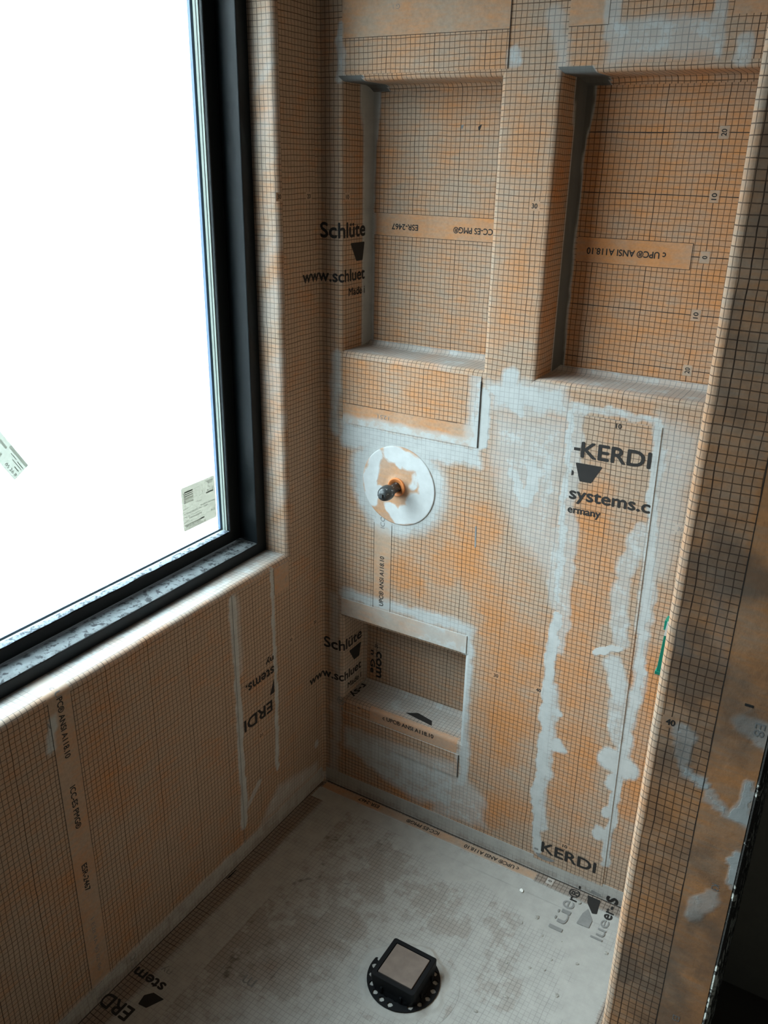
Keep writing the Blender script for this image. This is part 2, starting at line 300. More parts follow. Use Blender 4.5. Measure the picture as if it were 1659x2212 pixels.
# ------------------------------------------------------------------ mesh builder
class MB:
    def __init__(s):
        s.v, s.f, s.uv, s.mk, s.mi, s.n, s.sm = [], [], [], [], [], 0, []
    def add(s, v, f, uv=None, mk=None, mat=0, smooth=False):
        v = np.asarray(v, float).reshape(-1, 3)
        k = len(v)
        s.v.append(v)
        s.uv.append(np.zeros((k, 2)) if uv is None else np.asarray(uv, float).reshape(-1, 2))
        s.mk.append(np.tile((0.0, 0.35, 0.0), (k, 1)) if mk is None else np.asarray(mk, float).reshape(-1, 3))
        s.f += [tuple(i + s.n for i in q) for q in f]
        s.mi += [mat] * len(f)
        s.sm += [smooth] * len(f)
        s.n += k
    def patch(s, P, UV=None, MK=None, mat=0, normal=None, smooth=True):
        P = np.asarray(P, float)
        n, m = P.shape[:2]
        i = np.arange(n * m).reshape(n, m)
        q = np.stack([i[:-1, :-1], i[1:, :-1], i[1:, 1:], i[:-1, 1:]], -1).reshape(-1, 4)
        if normal is not None:
            c = np.cross(P[1, 0] - P[0, 0], P[0, 1] - P[0, 0])
            if np.dot(c, normal) < 0: q = q[:, ::-1]
        s.add(P, q.tolist(), UV, MK, mat, smooth)
    def box(s, a, b, mat=0):
        (x0, y0, z0), (x1, y1, z1) = a, b
        v = [(x0, y0, z0), (x1, y0, z0), (x1, y1, z0), (x0, y1, z0), (x0, y0, z1), (x1, y0, z1), (x1, y1, z1), (x0, y1, z1)]
        f = [(0, 3, 2, 1), (4, 5, 6, 7), (0, 1, 5, 4), (1, 2, 6, 5), (2, 3, 7, 6), (3, 0, 4, 7)]
        s.add(v, f, mat=mat)
    def prism(s, poly, axis, a, b, mat=0, smooth=False):
        """poly in the plane across axis, extruded from a to b"""
        n = len(poly)
        def p(u, w, t): return {0: (t, u, w), 1: (u, t, w), 2: (u, w, t)}[axis]
        v = [p(u, w, a) for u, w in poly] + [p(u, w, b) for u, w in poly]
        f = [tuple(range(n))[::-1], tuple(range(n, 2 * n))] + [(i, (i + 1) % n, n + (i + 1) % n, n + i) for i in range(n)]
        s.add(v, f, mat=mat, smooth=smooth)
    def lathe(s, prof, c, axis=(0, -1, 0), seg=40, mat=0, smooth=True, jitter=0.0):
        """prof: (radius, distance along axis)"""
        ax = Vector(axis).normalized()
        e1 = ax.orthogonal().normalized(); e2 = ax.cross(e1)
        v = []
        for r, h in prof:
            for k in range(seg):
                t = 2 * math.pi * k / seg
                rr = r * (1 + jitter * (random.random() - 0.5))
                v.append(Vector(c) + ax * h + (e1 * math.cos(t) + e2 * math.sin(t)) * rr)
        f = []
        for i in range(len(prof) - 1):
            for k in range(seg):
                f.append((i * seg + k, i * seg + (k + 1) % seg, (i + 1) * seg + (k + 1) % seg, (i + 1) * seg + k))
        if prof[0][0] > 1e-6: f.append(tuple(range(seg))[::-1])
        if prof[-1][0] > 1e-6: f.append(tuple(range((len(prof) - 1) * seg, len(prof) * seg)))
        s.add(v, f, mat=mat, smooth=smooth)
    def build(s, name, mats, parent=None, loc=None, recalc=False):
        me = bpy.data.meshes.new(name)
        V = np.concatenate(s.v)
        if loc is not None: V = V - np.asarray(loc)
        me.from_pydata(V.tolist(), [], s.f)
        for m in (mats if isinstance(mats, (list, tuple)) else [mats]): me.materials.append(m)
        me.polygons.foreach_set('material_index', np.array(s.mi, np.int32))
        me.polygons.foreach_set('use_smooth', np.array(s.sm, bool))
        li = np.empty(len(me.loops), np.int32)
        me.loops.foreach_get('vertex_index', li)
        uv = me.uv_layers.new(name='UVMap')
        uv.data.foreach_set('uv', np.concatenate(s.uv)[li].ravel())
        at = me.attributes.new('mask', 'FLOAT_COLOR', 'POINT')
        mk = np.concatenate(s.mk)
        at.data.foreach_set('color', np.c_[mk, np.ones(len(mk))].ravel())
        me.update()
        if recalc:
            import bmesh
            bm = bmesh.new(); bm.from_mesh(me)
            bmesh.ops.recalc_face_normals(bm, faces=bm.faces)
            bm.to_mesh(me); bm.free()
        o = bpy.data.objects.new(name, me)
        COL.objects.link(o)
        if parent is not None: o.parent = parent
        if loc is not None and parent is None: o.location = loc
        return o

# ------------------------------------------------------------------ printed lettering
_font = {}
def glyphs(text, bold=0.018):
    if (text, bold) in _font: return _font[(text, bold)]
    cu = bpy.data.curves.new('lettering', 'FONT')
    cu.body = text
    cu.size = 1.0
    cu.offset = bold
    cu.resolution_u = 4
    ob = bpy.data.objects.new('lettering', cu)
    COL.objects.link(ob)
    dg = bpy.context.evaluated_depsgraph_get()
    me = bpy.data.meshes.new_from_object(ob.evaluated_get(dg))
    v = np.array([(p.co.x, p.co.y) for p in me.vertices])
    f = [tuple(p.vertices) for p in me.polygons]
    bpy.data.objects.remove(ob)
    bpy.data.curves.remove(cu)
    bpy.data.meshes.remove(me)
    _font[(text, bold)] = (v, f)
    return v, f

HCAP = glyphs('H', 0.0)[0][:, 1].max()

def split_at(v, f, x):
    """cut the flat lettering along the line x so that it can bend there"""
    import bmesh
    bm = bmesh.new()
    vs_ = [bm.verts.new((a, b, 0)) for a, b in v]
    for q in f:
        try: bm.faces.new([vs_[i] for i in q])
        except ValueError: pass
    bmesh.ops.bisect_plane(bm, geom=bm.verts[:] + bm.edges[:] + bm.faces[:], plane_co=(x, 0, 0), plane_no=(1, 0, 0))
    bm.verts.index_update()
    nv = np.array([(p.co.x, p.co.y) for p in bm.verts])
    nf = [tuple(p.index for p in q.verts) for q in bm.faces]
    bm.free()
    return nv, nf

def letter(mb, text, surf, p0, p1, cap=0.0, mat=1, bold=0.018, cuts=()):
    """text with its baseline from p0 to p1 on the surface function surf(a, b) -> (point, normal)"""
    v, f = glyphs(text, min(bold, 0.0))
    p0, p1 = np.array(p0), np.array(p1)
    d = p1 - p0
    L = np.hypot(*d); e = d / L; up = np.array((-e[1], e[0]))
    w0, w1 = v[:, 0].min(), v[:, 0].max()
    sx = L / (w1 - w0)
    sy = cap / HCAP if cap else sx
    v = np.c_[(v[:, 0] - w0) * sx, v[:, 1] * sy]
    for c in cuts:
        v, f = split_at(v, f, c)
    q = p0 + v[:, :1] * e + v[:, 1:] * up
    w = (0.022 * sx if bold > 0.01 else 0.008 * sx) if bold >= 0 and mat != 3 else 0.0
    for i, (du, dv) in enumerate(((0, 0), (w, 0), (-w, 0), (0, w), (0, -w)) if w else ((0, 0),)):
        P = [surf(a, b) for a, b in q + du * e + dv * up]
        mb.add([np.array(p) + (0.00055 + i * 2e-6) * np.array(n) for p, n in P], f, mat=mat)

def ink_poly(mb, pts, surf, mat=1, rnd=0.12):
    """a printed solid with slightly rounded corners"""
    n = len(pts); out = []
    for i in range(n):
        p = np.array(pts[i]); a = np.array(pts[i - 1]); b = np.array(pts[(i + 1) % n])
        for k in range(4):
            t = k / 3
            qa, qb = p + (a - p) * rnd * (1 - t), p + (b - p) * rnd * t
            out.append(p + (qa - p) + (qb - p) if 0 else (qa * (1 - t) + qb * t) * 0.6 + p * 0.4)
    P = [surf(a, b) for a, b in out]
    mb.add([np.array(p) + 0.00045 * np.array(n_) for p, n_ in P], [tuple(range(len(out)))], mat=mat)

def rect_on(mb, a0, b0, a1, b1, surf, mat, off=0.0004, mk=(0, .5, 0), step=0.02, maskf=None):
    A, B = np.meshgrid(lin(a0, a1, step), lin(b0, b1, step), indexing='ij')
    P = np.array([[np.array(surf(a, b)[0]) + off * np.array(surf(a, b)[1]) for a, b in zip(r, q)] for r, q in zip(A, B)])
    M = np.zeros(A.shape + (3,)); M[:] = mk
    if maskf is not None: M = maskf(A, B)
    mb.patch(P, np.stack([A * 100, B * 100], -1), M, mat, normal=surf((a0 + a1) / 2, (b0 + b1) / 2)[1])

def number(mb, s, surf, p, rot, mat=1, plain=2, mk=(0.12, 0.12, 0), maskf=None):
    """a measuring number in a little clear box of the printed grid"""
    w, h = (0.010, 0.008)
    if rot in (90, 270): w, h = h, w
    rect_on(mb, p[0] - w, p[1] - h, p[0] + w, p[1] + h, surf, plain, 0.0003, mk, 0.005, maskf)
    L = 0.0105 if len(s) > 1 else 0.0050
    c = 0.0080
    e = {0: (1, 0), 90: (0, 1), 180: (-1, 0), 270: (0, -1)}[rot]
    u = (-e[1], e[0])
    q0 = (p[0] - e[0] * L / 2 - u[0] * c / 2, p[1] - e[1] * L / 2 - u[1] * c / 2)
    q1 = (q0[0] + e[0] * L, q0[1] + e[1] * L)
    letter(mb, s, surf, q0, q1, c, mat)

# ------------------------------------------------------------------ surfaces
S_BACK = lambda a, b: ((a, 0.0, b), (0, -1, 0))
S_NB = lambda a, b: ((a, 0.095, b), (0, -1, 0))
S_LEFT = lambda a, b: ((0.0, a, b), (1, 0, 0))
S_FLOOR = lambda a, b: ((a, b, 0.0), (0, 0, 1))
S_END = lambda a, b: ((a, -0.5966, b), (0, -1, 0))
SURF = {'back': S_BACK, 'nb': S_NB, 'left': S_LEFT, 'floor': S_FLOOR, 'end': S_END}

def fillet_path(pts, rad):
    """plan polyline with rounded corners; returns f(s) -> ((x, y), normal) with s measured along the sharp polyline"""
    P = [np.array(p, float) for p in pts]
    cum = [0.0]
    for a, b in zip(P[:-1], P[1:]): cum.append(cum[-1] + np.linalg.norm(b - a))
    def f(s):
        i = 0
        while i < len(P) - 2 and s > cum[i + 1]: i += 1
        def seg(i, s):
            d = (P[i + 1] - P[i]); l = np.linalg.norm(d); d = d / l
            return P[i] + d * (s - cum[i]), d
        for k in range(1, len(P) - 1):
            t = s - cum[k]
            if abs(t) < rad:
                a, d0 = seg(k - 1, cum[k] - rad); b, d1 = seg(k, cum[k] + rad)
                w = (t + rad) / (2 * rad)
                th0 = math.atan2(d0[1], d0[0]); dth = math.atan2(d0[0] * d1[1] - d0[1] * d1[0], d0 @ d1)
                th = th0 + dth * w
                R_ = rad / math.tan(abs(dth) / 2) if False else rad / math.tan((math.pi - abs(dth)) / 2) if False else rad / abs(math.tan(dth / 2))
                nrm = np.array((-d0[1], d0[0])) * (1 if dth > 0 else -1)
                c = a + nrm * R_
                p = c + R_ * np.array((math.cos(th - math.copysign(math.pi / 2, dth)), math.sin(th - math.copysign(math.pi / 2, dth))))
                return p, np.array((math.cos(th), math.sin(th)))
        return seg(i, s)
    return f

# ------------------------------------------------------------------ an opening (niche or window) with rounded, wrapped edges
def opening(mb, frame, rect, depth, r, rc, u0, v0, back, mask, step=0.008, sides='LRBT', gridmat=0, extra=0.0):
    """frame(a, b, d) -> point at depth d behind the wall face.  u0, v0: grid phase.  mask(side, A, B, D) -> RGB"""
    a0, b0, a1, b1 = rect
    prof = []
    for k in range(5):
        t = k / 4 * math.pi / 2
        prof.append((r * (1 - math.sin(t)), r * (1 - math.cos(t)), -r + r * 2 * k / 4 * 0.785))
    s0 = prof[-1][2]
    nd = 6
    for k in range(1, nd + 1):
        d = r + (depth - rc - r) * k / nd
        prof.append((0.0, d, s0 + d - r))
    if back:
        for k in range(1, 5):
            t = k / 4 * math.pi / 2
            prof.append((-rc * (1 - math.cos(t)), depth - rc + rc * math.sin(t), prof[nd + 4][2] + rc * t))
    prof = np.array(prof)
    O, D, S = prof[:, 0], prof[:, 1], prof[:, 2]
    for side in sides:
        if side in 'LR':
            t = lin(0, 1, step / (b1 - b0))
            a = np.where(side == 'L', a0 - O, a1 + O)
            Bv = (b0 - O)[:, None] + (b1 - b0 + 2 * O)[:, None] * t[None]
            A = np.repeat(a[:, None], len(t), 1)
            uu = (a0 - u0 + S if side == 'L' else a1 - u0 - S)
            UV = np.stack([np.repeat(uu[:, None], len(t), 1), Bv - v0], -1) * 100
        else:
            t = lin(0, 1, step / (a1 - a0))
            b = np.where(side == 'B', b0 - O, b1 + O)
            A = (a0 - O)[:, None] + (a1 - a0 + 2 * O)[:, None] * t[None]
            Bv = np.repeat(b[:, None], len(t), 1)
            vv = (b0 - v0 + S if side == 'B' else b1 - v0 - S)
            UV = np.stack([A - u0, np.repeat(vv[:, None], len(t), 1)], -1) * 100
        Dm = np.repeat(D[:, None], len(t), 1)
        P = frame(A, Bv, Dm)
        ctr = {'L': (1, 0), 'R': (-1, 0), 'B': (0, 1), 'T': (0, -1)}[side]
        n0 = frame(np.array(ctr[0] * 1.0), np.array(ctr[1] * 1.0), np.array(0.0)) - frame(np.array(0.0), np.array(0.0), np.array(0.0))
        # orient by the mid part of the profile
        n_, m_ = P.shape[:2]
        i = np.arange(n_ * m_).reshape(n_, m_)
        q = np.stack([i[:-1, :-1], i[1:, :-1], i[1:, 1:], i[:-1, 1:]], -1).reshape(-1, 4)
        c = np.cross(P[7, m_ // 2] - P[6, m_ // 2], P[6, m_ // 2 + 1] - P[6, m_ // 2])
        if np.dot(c, n0) < 0: q = q[:, ::-1]
        mb.add(P, q.tolist(), UV, mask(side, A, Bv, Dm), gridmat, True)
    if back:
        A, Bv = np.meshgrid(lin(a0 + rc, a1 - rc, step), lin(b0 + rc, b1 - rc, step), indexing='ij')
        P = frame(A, Bv, np.full_like(A, depth))
        n0 = frame(np.array(0.0), np.array(0.0), np.array(-1.0)) - frame(np.array(0.0), np.array(0.0), np.array(0.0))
        mb.patch(P, np.stack([A - back[0], Bv - back[1]], -1) * 100, mask('K', A, Bv, np.full_like(A, depth)), gridmat, normal=n0)

def face(mb, frame, A0, A1, B0, B1, holes, step, u0, v0, mask, mat=0):
    """flat wall face with rectangular holes"""
    av = sorted({A0, A1} | {min(max(h[i], A0), A1) for h in holes for i in (0, 2)})
    bv = sorted({B0, B1} | {min(max(h[i], B0), B1) for h in holes for i in (1, 3)})
    n0 = frame(np.array(0.0), np.array(0.0), np.array(-1.0)) - frame(np.array(0.0), np.array(0.0), np.array(0.0))
    for a, a2 in zip(av[:-1], av[1:]):
        for b, b2 in zip(bv[:-1], bv[1:]):
            ca, cb = (a + a2) / 2, (b + b2) / 2
            if any(h[0] < ca < h[2] and h[1] < cb < h[3] for h in holes): continue
            A, B = np.meshgrid(lin(a, a2, step), lin(b, b2, step), indexing='ij')
            mb.patch(frame(A, B, np.zeros_like(A)), np.stack([A - u0, B - v0], -1) * 100, mask(A, B), mat, normal=n0)

def stack(r, g, b): return np.stack([r, g, b], -1)

# ================================================================== the room
N1 = (0.058, 1.168, 0.388, 1.686)      # left tall niche (x0, z0, x1, z1)
N2 = (0.500, 1.168, 0.835, 1.688)      # right tall niche
N3 = (0.060, 0.284, 0.388, 0.516)      # low niche
ND = 0.095
NR, NC = 0.010, 0.012
UB, VB = 0.1675, 0.4939                # phase of the printed grid on the back wall
grow = lambda h, r: (h[0] - r, h[1] - r, h[2] + r, h[3] + r)
fr_back = lambda a, b, d: np.stack([a, d, b], -1)

def orange_back(A, B):
    return 0.20 + 0.62 * paint(A, B, O_back, 0.02, 3) - 0.12 * sstep(0.12, 0.0, A)

def mask_back(A, B):
    m = paint(A, B, M_back, 0.009, 1)
    g = 0.35 * sstep(0.05, 0.0, A) * (fbm(A, B, 8, 4) - 0.2)
    return stack(m, orange_back(A, B), np.clip(g, 0, 1))

def mask_niche(kind):
    a0, b0, a1, b1 = {1: N1, 2: N2, 3: N3}[kind]
    og = {1: 0.32, 2: 0.62, 3: 0.12}[kind]
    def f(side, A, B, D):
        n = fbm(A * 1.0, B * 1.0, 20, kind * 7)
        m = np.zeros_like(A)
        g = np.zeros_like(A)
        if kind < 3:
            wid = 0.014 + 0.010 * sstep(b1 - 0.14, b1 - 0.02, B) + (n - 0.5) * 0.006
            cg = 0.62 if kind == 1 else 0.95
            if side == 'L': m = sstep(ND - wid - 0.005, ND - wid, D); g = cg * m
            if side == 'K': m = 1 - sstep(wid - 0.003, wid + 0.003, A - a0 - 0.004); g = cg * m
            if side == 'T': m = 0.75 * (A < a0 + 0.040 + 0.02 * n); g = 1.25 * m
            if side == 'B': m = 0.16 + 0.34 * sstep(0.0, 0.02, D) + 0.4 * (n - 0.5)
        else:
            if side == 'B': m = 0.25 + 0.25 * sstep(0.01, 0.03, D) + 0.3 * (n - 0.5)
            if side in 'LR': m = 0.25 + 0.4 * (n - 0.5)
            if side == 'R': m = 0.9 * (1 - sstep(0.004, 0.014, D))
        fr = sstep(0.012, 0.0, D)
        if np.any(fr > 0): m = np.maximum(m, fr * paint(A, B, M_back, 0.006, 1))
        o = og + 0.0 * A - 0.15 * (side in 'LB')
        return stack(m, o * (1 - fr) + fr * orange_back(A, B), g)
    return f

# ---- back wall
holes = [grow(N1, NR), grow(N2, NR), grow(N3, NR)]
wb = MB()
face(wb, fr_back, 0.012, 0.912, 0.0, 2.0, holes, 0.004, UB, VB, mask_back)
face(wb, fr_back, 0.012, 0.912, 2.0, 2.45, [], 0.03, UB, VB, mask_back)
# soft inside corner with the window wall
corner = fillet_path([(0, -0.3), (0, 0), (0.058, 0), (0.058, ND)], NR + 0.001)
def S_CORNER(s, z):
    """s = 0 in the corner, negative on the window wall, positive along the back wall and into the niche"""
    p, d = corner(s + 0.3)
    return (p[0], p[1], z), (d[1], -d[0], 0)
zz = lin(0, 2.45, 0.01)
ss = np.linspace(-0.0118, 0.0118, 9)
P = np.array([[S_CORNER(s * 0.97, z)[0] for z in zz] for s in ss])
P[0, :, 0] = 0; P[0, :, 1] = -0.012; P[-1, :, 1] = 0; P[-1, :, 0] = 0.012
UVc = np.array([[((s - UB) * 100, (z - VB) * 100) for z in zz] for s in ss])
cA = np.array([[abs(s) for z in zz] for s in ss]); cB = np.array([zz for s in ss])
wb.patch(P, UVc, mask_back(cA, cB), 0, normal=(1, -1, 0))
# back of the wall
wb.box((-0.0, 0.14, 0.0), (0.912, 0.15, 2.45), 0)
# printed lettering on the back wall
rect_on(wb, UB - 0.0225, 0.55, UB + 0.0225, 0.80, S_BACK, 2, 0.0003, maskf=mask_back, step=0.004)
for dx in (-0.0232, 0.0232):
    rect_on(wb, UB + dx - 0.0004, 0.56, UB + dx + 0.0004, 0.79, S_BACK, 1, 0.0005, step=0.5)
letter(wb, 'UPC\u00ae ANSI A118.10', S_BACK, (0.1722, 0.581), (0.1722, 0.7085), 0.0108)
letter(wb, 'ICC', S_BACK, (0.1722, 0.7794), (0.1722, 0.8064), 0.0108, mat=3)
letter(wb, '1251', S_BACK, (0.210, 1.0245), (0.180, 1.0245), 0.010, mat=3, bold=0.0)
for s, pl_, p, rot in NUM:
    if pl_ == 'back' and p[0] < 0.57: number(wb, s, S_BACK, p, rot, maskf=mask_back)
number(wb, '30', S_BACK, (0.804, 0.93), 0, mat=3, maskf=mask_back)
letter(wb, '40', S_BACK, (0.7795, 1.698), (0.7795, 1.709), 0.008, mat=3)
cut0 = (0.060, 0.063, 0.052, 0.055, 0.058)
corner3 = fillet_path([(0, -0.3), (0, 0), (N3[0], 0), (N3[0], ND)], NR + 0.001)
def S_CORNER3(s, z):
    p, d = corner3(s + 0.3)
    return (p[0], p[1], z), (d[1], -d[0], 0)
def corner_block(z0, S_CORNER):
    letter(wb, 'Schl\u00fcte', S_CORNER, (0.003, z0), (0.1440, z0 + 0.002), 0.0285, cuts=[x - 0.003 for x in (0.048, 0.052, 0.055, 0.058, 0.061, 0.064, 0.068)])
    letter(wb, 'www.schluet', S_CORNER, (-0.0600, z0 - 0.088), (0.1430, z0 - 0.087), 0.024, cuts=[x + 0.060 for x in (-0.011, -0.006, 0.0, 0.006, 0.011, 0.048, 0.052, 0.055, 0.058, 0.061, 0.064, 0.068)])
    letter(wb, 'Made i', S_CORNER, (0.0810, z0 - 0.1175), (0.1440, z0 - 0.1175), 0.0155)
    ink_poly(wb, [(0.0870, z0 - 0.011), (0.1420, z0 - 0.011), (0.1345, z0 - 0.0485), (0.1100, z0 - 0.0485)], S_CORNER)
corner_block(1.3985, S_CORNER)
corner_block(0.4195, S_CORNER3)
number(wb, '10', S_CORNER, (0.0755, 1.4777), 0)
ink_poly(wb, [(0.3935, 0.8385), (0.3965, 0.8390), (0.3985, 0.792), (0.3950, 0.788)], S_BACK, 3)
letter(wb, '\u00ae', S_BACK, (0.064, 0.262), (0.064, 0.285), 0.020, mat=3)
letter(wb, '-', S_BACK, (0.066, 0.246), (0.066, 0.256), 0, mat=3)
letter(wb, 'I', S_BACK, (0.073, 0.214), (0.073, 0.222), 0.010, mat=1)
wall_back = wb.build('wall_back', [MEM, INK, PLAIN, FADED])
tag(wall_back, 'back wall of the shower with three niches, lined in orange gridded membrane', 'wall', kind='structure')

# ---- niches, children of the back wall
def niche(rect, kind):
    mb = MB()
    bk = {1: (UB, VB), 2: (0.7541, 1.4013), 3: (0.0, VB + 0.005)}[kind]
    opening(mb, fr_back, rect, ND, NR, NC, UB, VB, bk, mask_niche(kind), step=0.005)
    return mb
n1 = niche(N1, 1)
mk1 = lambda A, B: stack(mask_niche(1)('K', A, B, np.full_like(A, ND))[..., 0], 0.55 + 0 * A, 0 * A)
rect_on(n1, 0.074, 1.4015, 0.376, 1.4465, S_NB, 2, 0.0003, maskf=mk1, step=0.01)
for z in (1.4015, 1.4465): rect_on(n1, 0.076, z - 0.0004, 0.376, z + 0.0004, S_NB, 1, 0.0005, step=0.5)
letter(n1, 'ESR-2467', S_NB, (0.1811, 1.4262), (0.1190, 1.4262), 0.0110)
letter(n1, 'CC-ES PMG\u00ae', S_NB, (0.3484, 1.4268), (0.2624, 1.4268), 0.0112)
ink_poly(n1, [(0.268, 1.6125), (0.2745, 1.6145), (0.271, 1.606), (0.269, 1.607)], S_NB, 3)
ink_poly(n1, [(0.3045, 1.6105), (0.312, 1.6145), (0.308, 1.604), (0.305, 1.605)], S_NB, 1)
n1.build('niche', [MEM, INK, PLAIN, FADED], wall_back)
n2 = niche(N2, 2)
mk2 = lambda A, B: stack(mask_niche(2)('K', A, B, np.full_like(A, ND))[..., 0], 0.75 + 0 * A, 0 * A)
rect_on(n2, 0.522, 1.3785, 0.7315, 1.4235, S_NB, 2, 0.0003, maskf=mk2, step=0.01)
for q in ((0.522, 1.3781, 0.7315, 1.3789), (0.522, 1.4231, 0.7315, 1.4239), (0.7311, 1.3785, 0.7319, 1.4235)):
    rect_on(n2, *q, S_NB, 1, 0.0005, step=0.5)
letter(n2, 'c UPC\u00ae ANSI A118.10', S_NB, (0.6869, 1.4048), (0.5417, 1.4048), 0.0110)
for s, pl_, p, rot in NUM:
    if pl_ == 'nb' and p[0] > 0.5: number(n2, s, S_NB, (0.7541, round(p[1] - 1.4013, 1) + 1.4013), rot)
for k in (-2, -1, 0, 1, 2):
    z, xa = 1.4013 + 0.1 * k, (0.5235 if k else 0.7320)
    for x0, x1 in ((xa, 0.7441), (0.7641, 0.8225)): rect_on(n2, x0, z - 0.00055, x1, z + 0.00055, S_NB, 1, 0.0003, step=0.5)
S_J2 = lambda s, z: ((0.500, s, z), (1, 0, 0))
letter(n2, '40', S_J2, (0.063, 1.474), (0.073, 1.474), 0.008, mat=3)
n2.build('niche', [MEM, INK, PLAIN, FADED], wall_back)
n3 = niche(N3, 3)
S_SILL3 = lambda x, y: ((x, y, N3[1]), (0, 0, 1))
sill3 = fillet_path([(-0.09, 0.0), (0.0, 0.0), (0.0, 0.30)], NR)
def S_WRAP3(x, s):
    """s = 0 at the front edge of the low niche's sill, positive into the niche, negative down the wall"""
    if s <= -NR: return (x, 0.0, N3[1] + s), (0, -1, 0)
    if s >= NR: return (x, s, N3[1]), (0, 0, 1)
    t = (s + NR) / (2 * NR) * math.pi / 2
    return (x, NR * (1 - math.sin(math.pi / 2 - t + 0) ) if False else NR - NR * math.cos(t), N3[1] - NR + NR * math.sin(t)), (0, -math.cos(t), math.sin(t))
rect_on(n3, 0.140, -0.036, 0.382, 0.010, S_WRAP3, 2, 0.0002, mk=(0.22, 0.45, 0), step=0.004)
letter(n3, 'c UPC\u00ae ANSI A118.10', S_WRAP3, (0.178, -0.0195), (0.3195, -0.0195), 0.0110, cuts=())
number(n3, '0', S_WRAP3, (0.108, -0.012), 90)
ink_poly(n3, [(0.225, 0.030), (0.252, 0.046), (0.296, 0.036), (0.305, 0.018)], S_SILL3, rnd=0.05)
letter(n3, '20', S_NB, (0.103, 0.395), (0.103, 0.406), 0.008)
# a cut row of big letters along the fold between jamb and sill
S_J3 = lambda s, z: ((N3[0], s, z), (1, 0, 0))
letter(n3, 'r-sy', S_SILL3, (0.066, 0.080), (0.066, 0.020), 0.020)
letter(n3, 'com', S_NB, (0.100, 0.386), (0.100, 0.310), 0.022)
letter(n3, 'n Ge', S_NB, (0.083, 0.385), (0.083, 0.318), 0.012)
n3.build('niche', [MEM, INK, PLAIN, FADED], wall_back)

# ---- window wall (x = 0), a = -y
WIN = (0.136, 0.722, 1.36, 2.06)
WR = 0.013
fr_left = lambda a, b, d: np.stack([-d, -a, b], -1)
UL, VL = 0.767, 0.007
def mask_left(A, B):
    m = paint(-A, B, M_left, 0.005, 2)
    o = -0.02 + 0.25 * (fbm(A, B, 6, 31) - 0.5) + 0.2 * sstep(0.35, 0.8, A)
    g = 0.30 * fbm(A, B, 9, 12) + 0.12 * sstep(0.2, 0.0, A)
    return stack(m, o, g * 0.9)
def mask_win(side, A, B, D):
    n = fbm(A, B + D, 25, 40)
    m = mask_left(A, B)
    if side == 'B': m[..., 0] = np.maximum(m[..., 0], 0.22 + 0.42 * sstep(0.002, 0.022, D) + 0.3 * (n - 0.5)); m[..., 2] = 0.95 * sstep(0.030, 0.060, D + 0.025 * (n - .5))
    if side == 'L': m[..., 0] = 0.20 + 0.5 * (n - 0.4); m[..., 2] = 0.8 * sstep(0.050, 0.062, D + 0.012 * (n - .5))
    m[..., 1] = 0.25
    return m
wl = MB()
hw = grow(WIN, WR)
face(wl, fr_left, 0.012, 0.34, 0.0, 2.45, [hw], 0.005, -UB, VB, mask_left)
face(wl, fr_left, 0.34, 2.9, 0.0, 0.78, [hw], 0.006, UL, VL, mask_left)
face(wl, fr_left, 0.34, 2.9, 0.78, 2.45, [hw], 0.03, UL, VL, mask_left)
opening(wl, fr_left, WIN, 0.12, WR, 0.01, UL, VL, None, mask_win, step=0.006)
# outside face
for a0, b0, a1, b1 in ((0.0, 0, 0.14, 2.45), (1.355, 0, 2.9, 2.45), (0.14, 0, 1.355, 0.725), (0.14, 2.055, 1.355, 2.45)):
    wl.box((-0.135, -a1, b0), (-0.12, -a0, b1), 0)
# printed band and lettering
for y0, y1, z0, z1 in ((-UL - 0.0235, -UL + 0.0235, 0.05, WIN[1] - WR),):
    rect_on(wl, y0, z0, y1, z1, S_LEFT, 2, 0.0003, step=0.01, maskf=lambda A, B: mask_left(-A, B))
wrapw = None
def S_WRAPW(y, s):
    """s = 0 at the rounded edge of the window sill, positive over the sill, negative down the wall"""
    if s <= -WR: return (0.0, y, WIN[1] + s), (1, 0, 0)
    if s >= WR: return (-s, y, WIN[1]), (0, 0, 1)
    t = (s + WR) / (2 * WR) * math.pi / 2
    return (-(WR - WR * math.cos(t)), y, WIN[1] - WR + WR * math.sin(t)), (math.cos(t), 0, math.sin(t))
def mk_rim(A, B):
    n = fbm(A, B, 25, 40)
    return stack(0.15 + 0.42 * sstep(0.0, 0.022, B) + 0.3 * (n - .5), 0.3 + 0 * A, 0 * A)
rect_on(wl, -UL - 0.0235, -WR, -UL + 0.0235, 0.058, S_WRAPW, 2, 0.0002, step=0.004, maskf=mk_rim)
for dy in (-0.0235, 0.0235):
    rect_on(wl, -UL + dy - 0.0004, 0.05, -UL + dy + 0.0004, WIN[1] - WR, S_LEFT, 1, 0.0005, step=0.5)
letter(wl, 'PC\u00ae ANSI A118.10', S_LEFT, (-0.7725, 0.709), (-0.7725, 0.587), 0.0112)
letter(wl, 'c U', S_WRAPW, (-0.7725, 0.018), (-0.7725, -0.0115), 0.0112, mat=3)
letter(wl, 'ICC-ES PMG\u00ae', S_LEFT, (-0.7725, 0.5253), (-0.7725, 0.4320), 0.0112)
letter(wl, 'ESR-2467', S_LEFT, (-0.7725, 0.3477), (-0.7725, 0.2845), 0.0112)
letter(wl, '1 E28 4A 90 02 06', S_LEFT, (-0.7705, 0.215), (-0.7705, 0.080), 0.008, mat=3, bold=-0.005)
for s, pl_, p, rot in NUM:
    if pl_ == 'left' and p[0] > -0.15: number(wl, s, S_LEFT, p, rot, maskf=lambda A, B: mask_left(-A, B))
ink_poly(wl, [(-0.797, 0.676), (-0.794, 0.664), (-0.790, 0.660), (-0.793, 0.672)], S_LEFT, 3)
